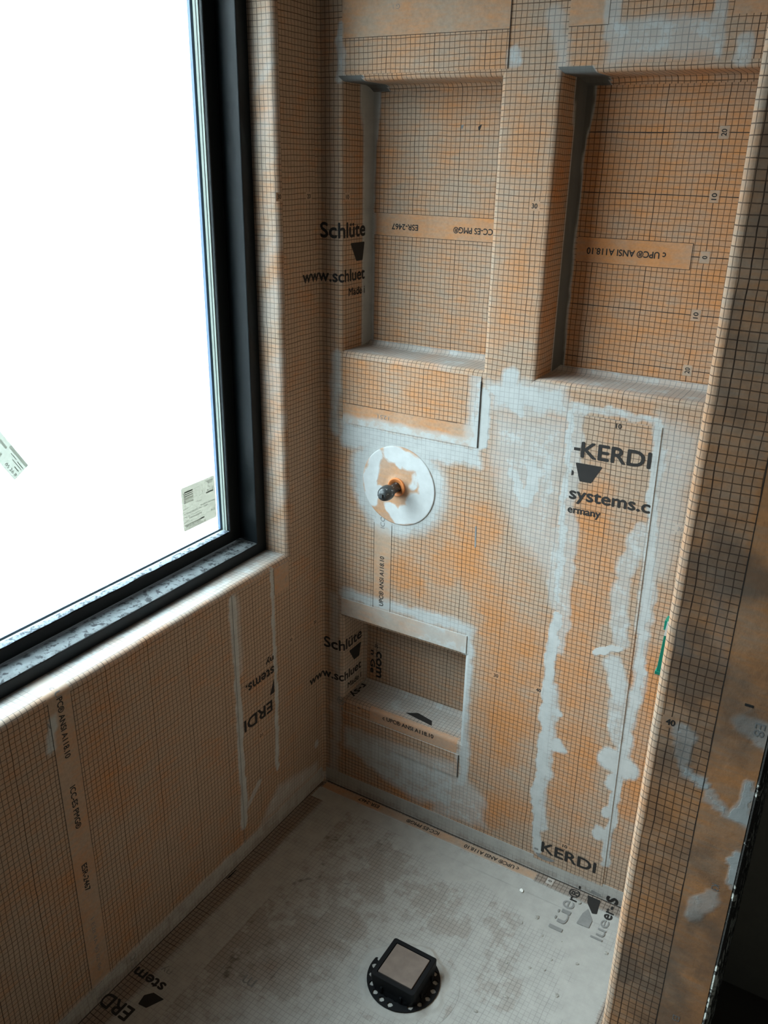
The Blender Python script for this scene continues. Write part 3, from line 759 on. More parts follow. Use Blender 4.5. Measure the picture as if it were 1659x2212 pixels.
wall_left = wl.build('wall_left', [MEM, INK, PLAIN, FADED])
tag(wall_left, 'window wall lined in gridded membrane below and beside the black window', 'wall', kind='structure')

# ---- right wall, seen end-on: inner face, rounded edge, front face, raw outer edge
EX0, EX1, EY = 0.910, 1.040, -0.5966
RR = 0.0115
fr_path = fillet_path([(EX0, 0.0), (EX0, EY), (EX1, EY)], RR)
LIN = -EY
def mask_end(A, B):
    m = paint(A, B, M_end, 0.012, 8)
    o = 0.75 + 0.8 * (fbm(A, B, 9, 51) - 0.5) + 0.25 * sstep(0.98, 1.03, A) - 0.30 * sstep(0.8, 1.3, B) * (A < 0.98)
    g = np.clip(0.9 * paint(A, B, G_end, 0.012, 14), 0, 1) + 0.40 * sstep(0.3, 0.8, fbm(A, B, 16, 61)) + 0.38
    return stack(m, o, g)
wr = MB()
s_in = lin(0.0, LIN - RR, 0.02)
s_rd = np.linspace(LIN - RR, LIN + RR, 9)
s_fr = lin(LIN + RR, LIN + EX1 - EX0, 0.005)
for sarr, st in ((s_in, 0.02), (s_rd, 0.01), (s_fr, 0.006)):
    zz = lin(0.0, 2.0, st)
    P = np.array([[(*fr_path(s)[0], z) for z in zz] for s in sarr])
    A = np.array([[EX0 + s - LIN for z in zz] for s in sarr]); B = np.array([zz for s in sarr])
    UV = np.stack([(A - 0.9332) * 100 + 40, (B - 1.0964) * 100], -1)
    if sarr is s_fr: M = mask_end(A, B)
    else: M = stack(0.06 + 0.25 * (fbm(A, B, 14, 3) - .3), 0.30 + 0 * A, 0 * A)
    mid = len(sarr) // 2
    d = fr_path(sarr[mid])[1]
    wr.patch(P, UV, M, 0, normal=(d[1], -d[0], 0))
wr.box((EX0 + 0.0, EY + 0.0, 2.0), (EX1, 0.0, 2.45), 0)
# clear selvedge outside the printed grid
rect_on(wr, 0.9832, 0.0, EX1, 2.0, S_END, 2, 0.0003, step=0.006, maskf=mask_end)
rect_on(wr, 0.9828, 0.0, 0.9836, 2.0, S_END, 1, 0.0005, step=0.5)
number(wr, '40', S_END, (0.9332, 0.921), 0, maskf=mask_end)
letter(wr, 'K3', S_END, (1.016, 0.7085), (1.016, 0.6985), 0.009, mat=3, bold=0)
letter(wr, 'E8', S_END, (1.025, 0.957), (1.025, 0.939), 0.011, mat=3, bold=0)
letter(wr, 'I', S_END, (1.019, 0.9745), (1.019, 0.9775), 0.009, mat=1, bold=0)
letter(wr, 'E3', S_END, (1.003, 0.462), (1.003, 0.452), 0.009, mat=3, bold=0)
wr.box((EX0 + 0.005, -0.005, 0.0), (EX1, 0.0, 2.0), 0)
wall_right = wr.build('wall_right', [MEM, INK, PLAIN, FADED])
tag(wall_right, 'short partition wall on the right, its end wrapped in gridded membrane', 'wall', kind='structure')
ed = MB()
rows = lin(0.0, 2.0, 0.006)
ring = []
for z in rows:
    j = 0.0035 * (fbm(np.array([z]), np.array([0.3]), 60, 5)[0] - 0.5) + 0.004 * (fbm(np.array([z]), np.array([2.3]), 14, 6)[0] - 0.5)
    x1 = EX1 + 0.0065 + j
    ring.append([(EX1, EY + 0.0006, z), (EX1 + 0.003, EY - 0.001 + j * 0.3, z), (x1, EY + 0.001 + j, z), (x1, EY + 0.016, z), (EX1 + 0.002, 0.0, z), (EX1, -0.0, z)])
ed.patch(np.array(ring), None, None, 0, smooth=False)
edge = ed.build('board_edge', CORE, wall_right)
tag(edge, 'ragged raw board edge flecked with white plaster')

# ---- rest of the room
def struct(name, a, b, m, label):
    mb = MB(); mb.box(a, b)
    return tag(mb.build(name, m), label, 'wall', kind='structure')
struct('wall_alcove', (EX1, -0.07, 0.0), (2.5, -0.05, 2.45), DARKW, 'dark wall in the unlit space to the right of the partition')
struct('wall_far', (2.4, -2.9, 0.0), (2.42, -0.07, 2.45), DRYWALL, 'plain wall on the far right side of the room')
struct('wall_front', (0.0, -2.92, 0.0), (2.42, -2.9, 2.45), DRYWALL, 'plain wall behind the camera')
struct('ceiling', (-0.13, -2.92, 2.45), (2.5, 0.15, 2.47), CEIL, 'plain ceiling')

# ---- floor
def mask_floor(A, B):
    m = 0.86 - 0.18 * fbm(A, B, 5, 71) + 0.12 * (fbm(A, B, 30, 72) - .5)
    m = m + 0.35 * paint(A, B, FLOORW, 0.02, 73) - 0.30 * paint(A, B, FLOORG, 0.04, 74) * (0.3 + 1.3 * fbm(A, B, 26, 79))
    m = m - 0.22 * sstep(0.60, 0.25, A) * fbm(A, B, 14, 78)
    m = m + 0.3 * sstep(0.10, 0.05, np.abs(np.hypot(A - 0.4845, B + 0.4175) - 0.04))
    edge = sstep(0.853, 0.846, A + 0.012 * (fbm(A, B, 10, 75) - .5))
    m = m * edge + 0.25 * (1 - edge)
    g = 0.50 * (0.45 + 0.55 * fbm(A, B, 12, 76)) * sstep(0.66, 0.10, A) + 0.42 * sstep(0.66, 0.80, fbm(A, B, 60, 77))  # shade below the window put into the colour, plus scattered dark specks
    return stack(np.clip(m, 0, 1.2), 0.2 + 0 * A, g)
fl = MB()
fr_floor = lambda a, b, d: np.stack([a, b, -d], -1)
face(fl, fr_floor, 0.0, 0.912, -1.0, 0.0, [], 0.005, 0.653, 0.0, mask_floor)
face(fl, fr_floor, 0.0, 0.912, -2.9, -1.0, [], 0.03, 0.653, 0.0, mask_floor)

fl.box((-0.13, -2.92, -0.03), (2.42, 0.15, -0.02))
def S_UP(x, s):
    return ((x, s, 0.0022), (0, 0, 1)) if s < 0 else ((x, -0.0022, s), (0, -1, 0))
letter(fl, 'm', S_FLOOR, (0.2325, -0.575), (0.205, -0.575), 0.0, mat=3)
floor = fl.build('floor', [FLOORM, INK, PLAIN, FADED])
sub = MB(); sub.box((0.9125, -2.9, -0.012), (2.4, -0.05, 0.0))
tag(sub.build('floor_room', simple('bare_subfloor', (0.17, 0.14, 0.11), 0.9, var=0.2, scale=12)), 'bare dark floor outside the shower', 'floor', kind='structure')
tag(floor, 'shower floor of gridded membrane smeared all over with grey mortar', 'floor', kind='structure')
# membrane turned up at the foot of the right wall
fs = MB()
A, B = np.meshgrid(lin(0.858, 0.9085, 0.006), lin(-0.58, -0.005, 0.01), indexing='ij')
fs.patch(np.stack([A, B, 0.0015 + 0.012 * sstep(0.885, 0.909, A) ** 2], -1), np.stack([A, B], -1) * 100, stack(0.15 + 0.4 * (fbm(A, B, 20, 4) - .3), 0.2 + 0 * A, 0 * A), 0, normal=(0, 0, 1))
o = fs.build('membrane_strip', [MEM])
tag(o, 'pinkish membrane strip turned up along the foot of the right wall', 'membrane strip')

# ================================================================== the window
win = empty('window_1', (-0.06, -0.74, WIN[1]), 'large black framed window beside the shower, glowing white with daylight', 'window')
tag(win, kind='structure')
def wframe(mb, i0, i1, x0, x1, mat=0):
    """rectangular ring: inset i0..i1 from the wall opening, between depths x0 > x1"""
    a0, b0, a1, b1 = WIN
    o = (a0 + i0, b0 + i0 * 0.9, a1 - i0, b1 - i0)
    q = (a0 + i1, b0 + i1 * 0.9 - 0.003, a1 - i1, b1 - i1)
    O = [(o[0], o[1]), (o[2], o[1]), (o[2], o[3]), (o[0], o[3])]
    Q = [(q[0], q[1]), (q[2], q[1]), (q[2], q[3]), (q[0], q[3])]
    v = []
    for x in (x0, x1):
        for ring_ in (O, Q): v += [(x, -a, b) for a, b in ring_]
    f = []
    for i in range(4):
        j = (i + 1) % 4
        f += [(i, j, 4 + j, 4 + i), (8 + i, 12 + i, 12 + j, 8 + j), (4 + i, 4 + j, 12 + j, 12 + i), (i, 8 + i, 8 + j, j)]
    mb.add(v, f, mat=mat)
def child(mb, name, mats, parent, bev=0.0):
    o = mb.build(name, mats, None, recalc=True)
    o.parent = parent
    o.matrix_parent_inverse = parent.matrix_world.inverted() if parent.matrix_world else Matrix()
    if bev:
        b = o.modifiers.new('bevel', 'BEVEL'); b.width = bev; b.segments = 2; b.limit_method = 'ANGLE'
    return o
bpy.context.view_layer.update()
mb = MB(); wframe(mb, -0.004, 0.031, -0.060, -0.125); fr_o = child(mb, 'frame', BLACK, win, 0.002)
mb = MB(); wframe(mb, 0.031, 0.064, -0.108, -0.1290); sash = child(mb, 'sash', BLACK, win, 0.002)
mb = MB(); wframe(mb, 0.061, 0.0655, -0.1165, -0.1290); o = child(mb, 'glazing_bead', simple('pale_bead', (0.24, 0.28, 0.25), 0.5, var=0.05), win)
tag(o, 'pale strip holding the glass')
mb = MB(); wframe(mb, 0.061, 0.0660, -0.1215, -0.1228); child(mb, 'gasket', BLACK, win)
mb = MB(); wframe(mb, 0.050, 0.0680, -0.1335, -0.1400); o = child(mb, 'outer_trim', simple('blue_film', (0.10, 0.16, 0.26), 0.4, var=0.15, scale=30), win)
tag(o, 'pale blue protective film on the outside trim')
# mortar caught on the two ledges of the frame
def ledge(y0, y1, x0, x1, z, mat, name, label, seed, th=0.0016):
    mb = MB()
    A, B = np.meshgrid(lin(y0, y1, 0.008), lin(x0, x1, 0.004), indexing='ij')
    e = fbm(A, B * 0 + seed, 30, seed) - 0.5
    w = (B - x0) / (x1 - x0)
    X = B + e * 0.006 * (1 - w) * (x1 < x0) * 0.8
    Z = z + th * (0.35 + fbm(A, B, 70, seed + 2)) * np.clip(np.minimum(w, 1 - w) * 8, 0, 1) + 0.0003
    mb.patch(np.stack([X, A, Z], -1), None, None, 0, normal=(0, 0, 1))
    o = child(mb, name, mat, win)
    return tag(o, label)
ledge(-1.32, -0.1675, -0.0615, -0.1075, WIN[1] + 0.031 * 0.9 - 0.003, DUST, 'mortar_smear', 'pale mortar smeared along the lower ledge', 5)
ledge(-1.29, -0.2020, -0.1085, -0.1245, WIN[1] + 0.0655 * 0.9 - 0.003, DUSTB, 'mortar_smear', 'mortar dust on the glazing bead', 9, 0.001)
# panes
gm, nt, bs = nodes_of('window_glass')
N = NT(nt)
tr = N.n('ShaderNodeBsdfTransparent'); tr.inputs[0].default_value = (0.97, 0.985, 0.98, 1)
gl = N.n('ShaderNodeBsdfGlossy'); gl.inputs['Roughness'].default_value = 0.0
fz = N.n('ShaderNodeLayerWeight'); fz.inputs[0].default_value = 0.5
mx = N.n('ShaderNodeMixShader')
nt.links.new(N.math('ADD', 0.03, N.math('MULTIPLY', N.math('POWER', fz.outputs['Facing'], 5.0), 0.9)), mx.inputs[0]); nt.links.new(tr.outputs[0], mx.inputs[1]); nt.links.new(gl.outputs[0], mx.inputs[2])
nt.links.new(mx.outputs[0], nt.nodes['Material Output'].inputs[0])
for x in (-0.1305, -0.1420):
    mb = MB(); mb.box((x - 0.002, -1.295, 0.776), (x + 0.002, -0.199, 1.996))
    child(mb, 'pane', gm, win)

# ---- stickers on the glass
def paper(name, col):
    m, nt, bs = nodes_of(name)
    N = NT(nt)
    t = N.n('ShaderNodeBsdfTranslucent')
    pos = N.n('ShaderNodeNewGeometry').outputs['Position']
    nt.links.new(N.mix(N.noise(pos, 60.0, 3.0), tuple(x * 0.93 for x in col) + (1,), tuple(x * 1.05 for x in col) + (1,)), t.inputs[0])
    nt.links.new(t.outputs[0], nt.nodes['Material Output'].inputs[0])
    return m
STK = paper('sticker_paper', (0.320, 0.310, 0.278))
SINK = paper('sticker_ink', (0.13, 0.13, 0.12))
SGREY = paper('sticker_grey_print', (0.50, 0.50, 0.48))
S_GL = lambda y, z: ((-0.1281, y, z), (1, 0, 0))
st = MB()
SY0, SZ0, SY1, SZ1 = -0.3215, 0.8165, -0.2200, 0.9130
SHy, SHz = 0.0, -0.0045
def tri_strip_bar(y0, z0, y1, z1, mat=1): rect_on(st, y0, z0, y1, z1, S_GL, mat, 0.0004, step=0.5)
def rounded(y0, z0, y1, z1, r):
    out = []
    for cx, cz, t0 in ((y1 - r, z1 - r, 0), (y0 + r, z1 - r, 90), (y0 + r, z0 + r, 180), (y1 - r, z0 + r, 270)):
        for k in range(5):
            t = math.radians(t0 + 22.5 * k); out.append((cx + r * math.cos(t), cz + r * math.sin(t)))
    return out
st.prism(rounded(SY0, SZ0, SY1, SZ1, 0.004), 0, -0.1285, -0.1281, mat=0)
W_, H_ = SY1 - SY0, SZ1 - SZ0
def sp(u, v): return SY0 + u * W_, SZ1 - v * H_
def bar(u0, v0, u1, v1, mat=1):
    a, b = sp(u0, v1), sp(u1, v0); tri_strip_bar(a[0], a[1], b[0], b[1], mat)
def stext(s, u0, v, u1, mat=2): letter(st, s, S_GL, sp(u0, v), sp(u1, v), 0, mat, 0.0)
for v0, v1, m_ in ((.10, .135, 1), (.155, .175, 1), (.20, .22, 1), (.235, .30, 2), (.31, .325, 2), (.335, .37, 2)): bar(.075, v0, .33, v1, m_)
letter(st, '554449', S_GL, sp(.045, .12), sp(.045, .37), 0.005, 2, 0)
for q in ((.42, .10, .62, .107), (.42, .305, .62, .312), (.42, .10, .426, .31), (.614, .10, .62, .31)): bar(*q, mat=2)
stext('SCH-940', .74, .085, .95); stext('BOX 1', .79, .135, .95); stext('1/ 1  X', .82, .235, .95, 2); stext('4012.30', .75, .30, .95, 2)
bar(.72, .31, .94, .345, 1)
stext('Temper', .43, .45, .58, 1); stext('LoE-366', .04, .50, .17); stext('Andersen Windows', .52, .575, .97)
stext('1 1/4 x 24 x 1/2 clear argon', .05, .625, .75); stext('sun 3/4 1 x low iron 3/16 spec', .05, .69, .55); stext('3 mm tempered', .16, .75, .55)
bar(.03, .80, .97, .806, 2); stext('JN 01', .83, .80, .96)
bar(.03, .855, .55, .88, 2); bar(.50, .85, .62, .882, 1); stext('06-6361/602', .06, .925, .50)
k = .08
while k < .64:
    w = random.choice((.008, .014, .02)); bar(k, .935, k + w, .99, 2); k += w + random.choice((.008, .012))
o = st.build('window_sticker', [STK, SINK, SGREY])
tag(o, 'square white sticker with barcodes and small print in the lower corner of the window glass', 'sticker')
st = MB()
cy, cz, th = -0.690, 1.062, math.radians(-59)
e = np.array((math.cos(th), math.sin(th))); n_ = np.array((-e[1], e[0]))
def sp2(u, v): q = np.array((-0.6755, 1.0615)) + -e * u - n_ * v; return q[0], q[1]
def S_G2(u, v):
    q = sp2(u, v); return (-0.1281, q[0], q[1]), (1, 0, 0)
st.prism([sp2(0, -0.008), sp2(0.30, -0.008), sp2(0.30, 0.026), sp2(0, 0.026)], 0, -0.1285, -0.1281, mat=0)
for u0, v0, u1, v1, m_ in ((.0, -.008, .05, -.002, 2), (.004, .002, .02, .0035, 1), (.004, .006, .03, .0072, 1), (.024, .001, .04, .0022, 1), (.006, .011, .018, .0125, 1), (.052, .0, .075, .004, 2), (.05, .014, .09, .022, 2), (.1, .0, .16, .02, 2)):
    rect_on(st, u0, v0, u1, v1, S_G2, m_, 0.0004, step=0.5)
letter(st, '05 26 8', S_G2, (0.034, 0.022), (0.004, 0.022), 0.005, 2, 0)
STK2 = paper('torn_sticker_paper', (0.300, 0.305, 0.275))
o = st.build('window_sticker', [STK2, SINK, SGREY])
tag(o, 'slanted washed-out paper strip stuck on the glass at the left edge of the view', 'sticker')

# ================================================================== separate membrane pieces
def sheet(name, a0, b0, a1, b1, frame, u0, v0, maskf, label, cat, th=0.0016, step=0.004, mats=None, extra=None, mat=0, surf=None):
    """a thin sheet glued to a wall, with edges of its own"""
    mb = MB()
    A, B = np.meshgrid(lin(a0, a1, step), lin(b0, b1, step), indexing='ij')
    mb.patch(frame(A, B, np.full_like(A, -th)), np.stack([A - u0, B - v0], -1) * 100, maskf(A, B), mat,
             normal=frame(np.array(0.), np.array(0.), np.array(-1.)) - frame(np.array(0.), np.array(0.), np.array(0.)))
    for k, (aa, bb) in enumerate((((a0, a0), (b0, b1)), ((a1, a1), (b0, b1)), ((a0, a1), (b0, b0)), ((a0, a1), (b1, b1)))):
        t = np.linspace(0, 1, 40)
        a = aa[0] + (aa[1] - aa[0]) * t; b = bb[0] + (bb[1] - bb[0]) * t
        P = np.stack([frame(a, b, np.zeros(40)), frame(a, b, np.full(40, -th))], 0)
        mb.patch(P, None, np.tile((1.1, .2, 0), (80, 1)), mat, smooth=False)
    if extra: extra(mb)
    o = mb.build(name, mats or [MEM, INK, PLAIN, FADED])
    return tag(o, label, cat)

off = lambda S, t: (lambda a, b: (tuple(np.array(S(a, b)[0]) + t * np.array(S(a, b)[1])), S(a, b)[1]))
SB1 = off(S_BACK, 0.0016)
# tall strip over the seam on the right of the back wall
def ex_strip(mb):
    letter(mb, 'KERDI', SB1, (0.6037, 1.0324), (0.7338, 1.0345), 0.0295)
    letter(mb, 'systems.c', SB1, (0.5895, 0.9455), (0.7445, 0.9485), 0.0240)
    letter(mb, 'ermany', SB1, (0.5895, 0.9160), (0.6540, 0.9180), 0.0150)
    rect_on(mb, 0.5885, 1.044, 0.6005, 1.0495, SB1, 1, 0.0006, step=0.5)
    ink_poly(mb, [(0.5945, 1.0200), (0.6475, 1.0205), (0.6290, 0.9840), (0.6060, 0.9835)], SB1)
    ink_poly(mb, [(0.5885, 1.0040), (0.5925, 1.0010), (0.5925, 0.9945), (0.5885, 0.9920)], SB1)
    number(mb, '10', SB1, (0.6672, 0.1088), 0)
    letter(mb, '10', SB1, (0.6625, 1.1000), (0.6730, 1.1000), 0.008, mat=1)
    letter(mb, 'KERDI', SB1, (0.6140, 0.0680), (0.7420, 0.0690), 0.0280)
    ink_poly(mb, [(0.597, 0.0655), (0.606, 0.0660), (0.606, 0.0710), (0.597, 0.0705)], SB1, 3)
    ink_poly(mb, [(0.6000, 0.0585), (0.6500, 0.0560), (0.6400, 0.0480), (0.6230, 0.0455), (0.6080, 0.0480)], SB1, 3, 0.3)
    # open cut along the lower left of the strip
fr_tilt = lambda a, b, d: np.stack([a + (1.114 - b) * 0.0155, d, b], -1)
sheet('membrane_strip', 0.5805, 0.040, 0.7455, 1.114, fr_tilt, 0.5607, 0.0088, lambda A, B: stack(paint(A + (1.114 - B) * 0.0155, B, M_back, .009, 1), orange_back(A + (1.114 - B) * 0.0155, B) - 0.12, 0 * A),
      'tall pale membrane strip with large black letters running down the right of the back wall', 'membrane strip', extra=ex_strip)
# apron below the left tall niche
def mk_p1(A, B):
    m = paint(A, B, M_back, 0.006, 1)
    m = np.maximum(m, 0.75 * sstep(0.035, 0.02, A - 0.315 + 0 * A) * 0)
    m = np.maximum(m, 0.62 * sstep(1.040, 1.020, B + 0.02 * (fbm(A, B, 20, 5) - .5)) + 0.0)
    m = np.maximum(m, 0.60 * sstep(0.345, 0.375, A + 0.02 * (fbm(A, B, 20, 6) - .5)))
    return stack(np.minimum(m, 0.8), 0.45 + 0.5 * (fbm(A, B, 10, 7) - .4), 0 * A)
def ex_p1(mb):
    rect_on(mb, 0.0605, 1.0105, 0.3865, 1.0550, SB1, 2, 0.0002, step=0.005, maskf=mk_p1)
    rect_on(mb, 0.0605, 1.0546, 0.340, 1.0554, SB1, 1, 0.0004, step=0.5)
    rect_on(mb, 0.3862, 1.0105, 0.3880, 1.148, SB1, 1, 0.0003, step=0.5)
    letter(mb, '1251', SB1, (0.178, 1.0425), (0.150, 1.0425), 0.009, mat=3, bold=-0.01)
sheet('membrane_patch', 0.060, 1.010, 0.387, 1.157, fr_back, 0.0575, 1.055, mk_p1,
      'gridded membrane apron hanging below the left tall niche, its bottom edge smeared with mortar', 'membrane patch', extra=ex_p1)
# header strip above the low niche
def mk_p2(A, B):
    n = fbm(A, B, 16, 9)
    return stack(0.30 + 0.35 * sstep(.18, .36, A) + 0.6 * (n - 0.5), 0.12 + 0 * A, 0 * A)
sheet('membrane_patch', 0.056, 0.5265, 0.391, 0.5710, fr_back, 0, 0, mk_p2,
      'plain pale membrane strip across the top of the low niche', 'membrane patch', mat=2, th=0.0022)
# apron below the low niche
def ex_p3(mb):
    rect_on(mb, 0.3882, 0.181, 0.3898, 0.2455, SB1, 1, 0.0003, step=0.5)
sheet('membrane_patch', 0.060, 0.180, 0.389, 0.2460, fr_back, 0.108 - 0.12, 0.272, lambda A, B: stack(np.maximum(0.85 * paint(A, B, M_back, .006, 1), 0.1), 0.25 + 0 * A, 0.25 + 0 * A),
      'gridded membrane apron below the sill of the low niche, grey with mortar', 'membrane patch', extra=ex_p3)
# strip above the right tall niche
def mk_p4(A, B):
    return stack(paint(A, B, M_back, .006, 1), 0.35 + 0.4 * (fbm(A, B, 9, 19) - .4), 0 * A)
def ex_p4(mb):
    rect_on(mb, 0.5035, 1.7560, 0.5690, 1.87, SB1, 2, 0.0002, step=0.006, maskf=mk_p4)
    rect_on(mb, 0.7600, 1.7600, 0.8800, 1.87, SB1, 2, 0.0002, step=0.006, maskf=mk_p4)
    rect_on(mb, 0.5035, 1.7556, 0.5690, 1.7564, SB1, 1, 0.0004, step=0.5)
sheet('membrane_patch', 0.503, 1.6995, 0.900, 1.870, fr_back, 0.4985, 1.6960, mk_p4,
      'gridded membrane piece above the right tall niche', 'membrane patch', extra=ex_p4, th=0.0012)
def ex_p5(mb):
    rect_on(mb, 0.0585, 1.7580, 0.3985, 1.87, SB1, 2, 0.0002, step=0.006, maskf=mk_p5)
    rect_on(mb, 0.0585, 1.7576, 0.3985, 1.7584, SB1, 1, 0.0004, step=0.5)
    rect_on(mb, 0.3986, 1.6985, 0.3996, 1.87, SB1, 1, 0.0003, step=0.5)
    letter(mb, 'G 1', SB1, (0.182, 1.808), (0.168, 1.808), 0.008, mat=3, bold=-0.01)
def mk_p5(A, B):
    return stack(paint(A, B, M_back, .006, 1) * 0.8, 0.32 + 0.4 * (fbm(A, B, 9, 29) - .4), 0 * A)
sheet('membrane_patch', 0.058, 1.6975, 0.399, 1.870, fr_back, 0.0555, 1.6935, mk_p5,
      'gridded membrane piece with a wide clear band above the left tall niche', 'membrane patch', extra=ex_p5, th=0.0012)
# strip over the seam on the window wall (letters upside down)
SL1 = off(S_LEFT, 0.0012)
def ex_ls(mb):
    letter(mb, 'ERDI', SL1, (-0.2120, 0.3805), (-0.3114, 0.3805), 0.0285)
    letter(mb, 'stems.', SL1, (-0.2010, 0.4680), (-0.3010, 0.4680), 0.0240)
    letter(mb, 'ny', SL1, (-0.2010, 0.4950), (-0.2285, 0.4950), 0.0150)
    ink_poly(mb, [(-0.2015, 0.4340), (-0.2015, 0.3960), (-0.2180, 0.3960)], SL1, rnd=0.05)
    number(mb, '10', SL1, (-0.2550, 0.3080), 180)
fr_left_y = lambda a, b, d: np.stack([-d, a, b], -1)
sheet('membrane_strip', -0.329, 0.045, -0.1985, 0.706, fr_left_y, -0.265, 0.0, lambda A, B: mask_left(-A, B),
      'narrow membrane strip with upside-down black letters below the window', 'membrane strip', extra=ex_ls, th=0.0012)
def mk_p6(A, B): return stack(0.02 + 0.2 * fbm(A, B, 20, 3), 0.12 + 0 * A, 0.15 + 0 * A)
def ex_p6(mb): ink_poly(mb, [(-0.145, 0.676), (-0.1435, 0.676), (-0.1475, 0.662), (-0.149, 0.660)], SL1, 3)
sheet('membrane_patch', -0.188, 0.644, -0.134, 0.7085, fr_left_y, 0, 0, mk_p6,
      'small plain membrane corner patch at the right end of the window sill', 'membrane patch', mat=2, extra=ex_p6, th=0.0012)

# bands folded along the foot of the walls
def folded(name, along, lo, hi, sfl, up, surf, maskf, label, extra, gridphase):
    mb = MB()
    t = lin(lo, hi, 0.005)
    s = np.concatenate([lin(-sfl, -0.004, 0.004), np.array([-0.002, 0.0, 0.002]), lin(0.004, up, 0.004)])
    def pt(a, q):
        if q < -0.004:
            p, n = surf(a, q)
            return (p[0], p[1], p[2] * min(1.0, max(0.60, (q + sfl) / 0.035))), n
        if q > 0.004: return surf(a, q)
        w = (q + 0.004) / 0.008 * math.pi / 2
        h = 0.0010 if along == 'x' else 0.0004
        y = -0.004 + 0.004 * math.sin(w) - h; z = 0.004 + h - 0.004 * math.cos(w)
        return ((a, y, z), (0, -1, 1)) if along == 'x' else ((-y, a, z), (1, 0, 1))
    P = np.array([[pt(a, q)[0] for q in s] for a in t])
    A, B = np.meshgrid(t, s, indexing='ij')
    mb.patch(P, np.stack([A, B], -1) * 100 - np.array(gridphase), maskf(A, B), 0, normal=(0.3, -0.5, 1))
    # raised upper edge
    P = np.array([[np.array(surf(a, up)[0]) - k * 0.0015 * np.array(surf(a, up)[1]) for k in (0, 1)] for a in t])
    mb.patch(P, None, np.tile((1.1, .2, 0), (len(t) * 2, 1)), 0, smooth=False)
    extra(mb)
    return tag(mb.build(name, [FLOORM, INK, PLAIN, FADEF, TEAR]), label, 'membrane strip')
FADEF = simple('print_under_mortar', (0.215, 0.215, 0.208), 0.9, var=0.25, scale=60)
TEAR = simple('dark_seam', (0.012, 0.010, 0.009), 0.9, var=0.3)
def fold(s, h):
    if s < -0.004: return -s, h, 0.0, 1.0
    if s > 0.004: return h, s, 1.0, 0.0
    w = (s + 0.004) / 0.008 * math.pi / 2
    return 0.004 + h - 0.004 * math.sin(w), 0.004 + h - 0.004 * math.cos(w), math.sin(w), math.cos(w)
def S_UPB(x, s):
    d, z, u, w = fold(s, 0.0010)
    return (x, -d, z), (0, -u, w)
def S_UPL(y, s):   # s = 0 in the corner, negative out on the floor, positive up the window wall
    d, z, u, w = fold(s, 0.0004)
    return (d, y, z), (u, 0, w)
def mk_fb(A, B):
    n = fbm(A, B, 22, 81)
    m = np.where(B > 0, 0.62 + 0.3 * sstep(0.012, 0.03, B), 0.12 + 0.9 * sstep(-0.024, -0.036, B + 0.01 * (n - .5)))
    return stack(m + 0.2 * (n - .5), 0.10 + 0 * A, 0.15 + 0 * A)
def ex_fb(mb):
    rect_on(mb, 0.012, -0.0315, 0.612, -0.0045, S_UPB, 2, 0.0003, step=0.006, maskf=mk_fb)
    letter(mb, 'ESR-2467', S_UPB, (0.1800, -0.0085), (0.1198, -0.0085), 0.0108)
    letter(mb, 'ICC-ES PMG\u00ae', S_UPB, (0.3558, -0.0105), (0.2645, -0.0105), 0.0108)
    letter(mb, 'c UPC\u00ae ANSI A118.10', S_UPB, (0.5688, -0.0115), (0.4271, -0.0115), 0.0108)
    number(mb, '0', S_UPB, (0.646, -0.0115), 90, mk=(0.45, 0.1, 0))
    rect_on(mb, 0.012, 0.0010, 0.905, 0.0036, S_UPB, 4, 0.0012, step=0.5)
    def S_V(x, s):
        (a, b, c), n = S_UPB(x, s); return (a, b, c), n
    letter(mb, 'l\u00fc', S_V, (0.7185, -0.135), (0.7185, -0.072), 0.030, mat=3)
    letter(mb, 'e', S_V, (0.7185, -0.066), (0.7185, -0.0435), 0.0, mat=3)
    letter(mb, 'r\u00ae', S_V, (0.7185, -0.0385), (0.7185, -0.0035), 0.0, mat=1)
    letter(mb, '-', S_V, (0.7200, 0.006), (0.7200, 0.0135), 0, mat=1)
    letter(mb, 'lue', S_V, (0.8010, -0.112), (0.8010, -0.052), 0.026, mat=3)
    letter(mb, 'er-', S_V, (0.8010, -0.0480), (0.8010, -0.0075), 0.0, mat=1)
    letter(mb, 's', S_V, (0.8010, 0.0050), (0.8010, 0.0215), 0.0, mat=1)
    ink_poly(mb, [(0.7345, -0.004), (0.7640, -0.004), (0.7690, -0.046), (0.7590, -0.050), (0.7400, -0.026)], S_V)
    ink_poly(mb, [(0.7370, 0.008), (0.7640, 0.008), (0.7600, 0.016), (0.7410, 0.018)], S_V, 3)
    ink_poly(mb, [(0.7480, -0.042), (0.7660, -0.068), (0.7660, -0.092), (0.7380, -0.094), (0.7410, -0.060)], S_V, 3)
folded('membrane_band', 'x', 0.006, 0.906, 0.070, 0.047, S_UPB, mk_fb,
       'membrane band with small print folded along the foot of the back wall', ex_fb, (64.6, -1.0))
def mk_fl(A, B):
    n = fbm(A, B, 22, 91)
    m = np.where(B > 0, 0.55 + 0.15 * sstep(0.012, 0.03, B), 0.05 + 0.8 * sstep(-0.030, -0.058, B + 0.012 * (n - .5)))
    return stack(m + 0.25 * (n - .5), 0.22 + 0 * A, 0.25 + 0 * A)
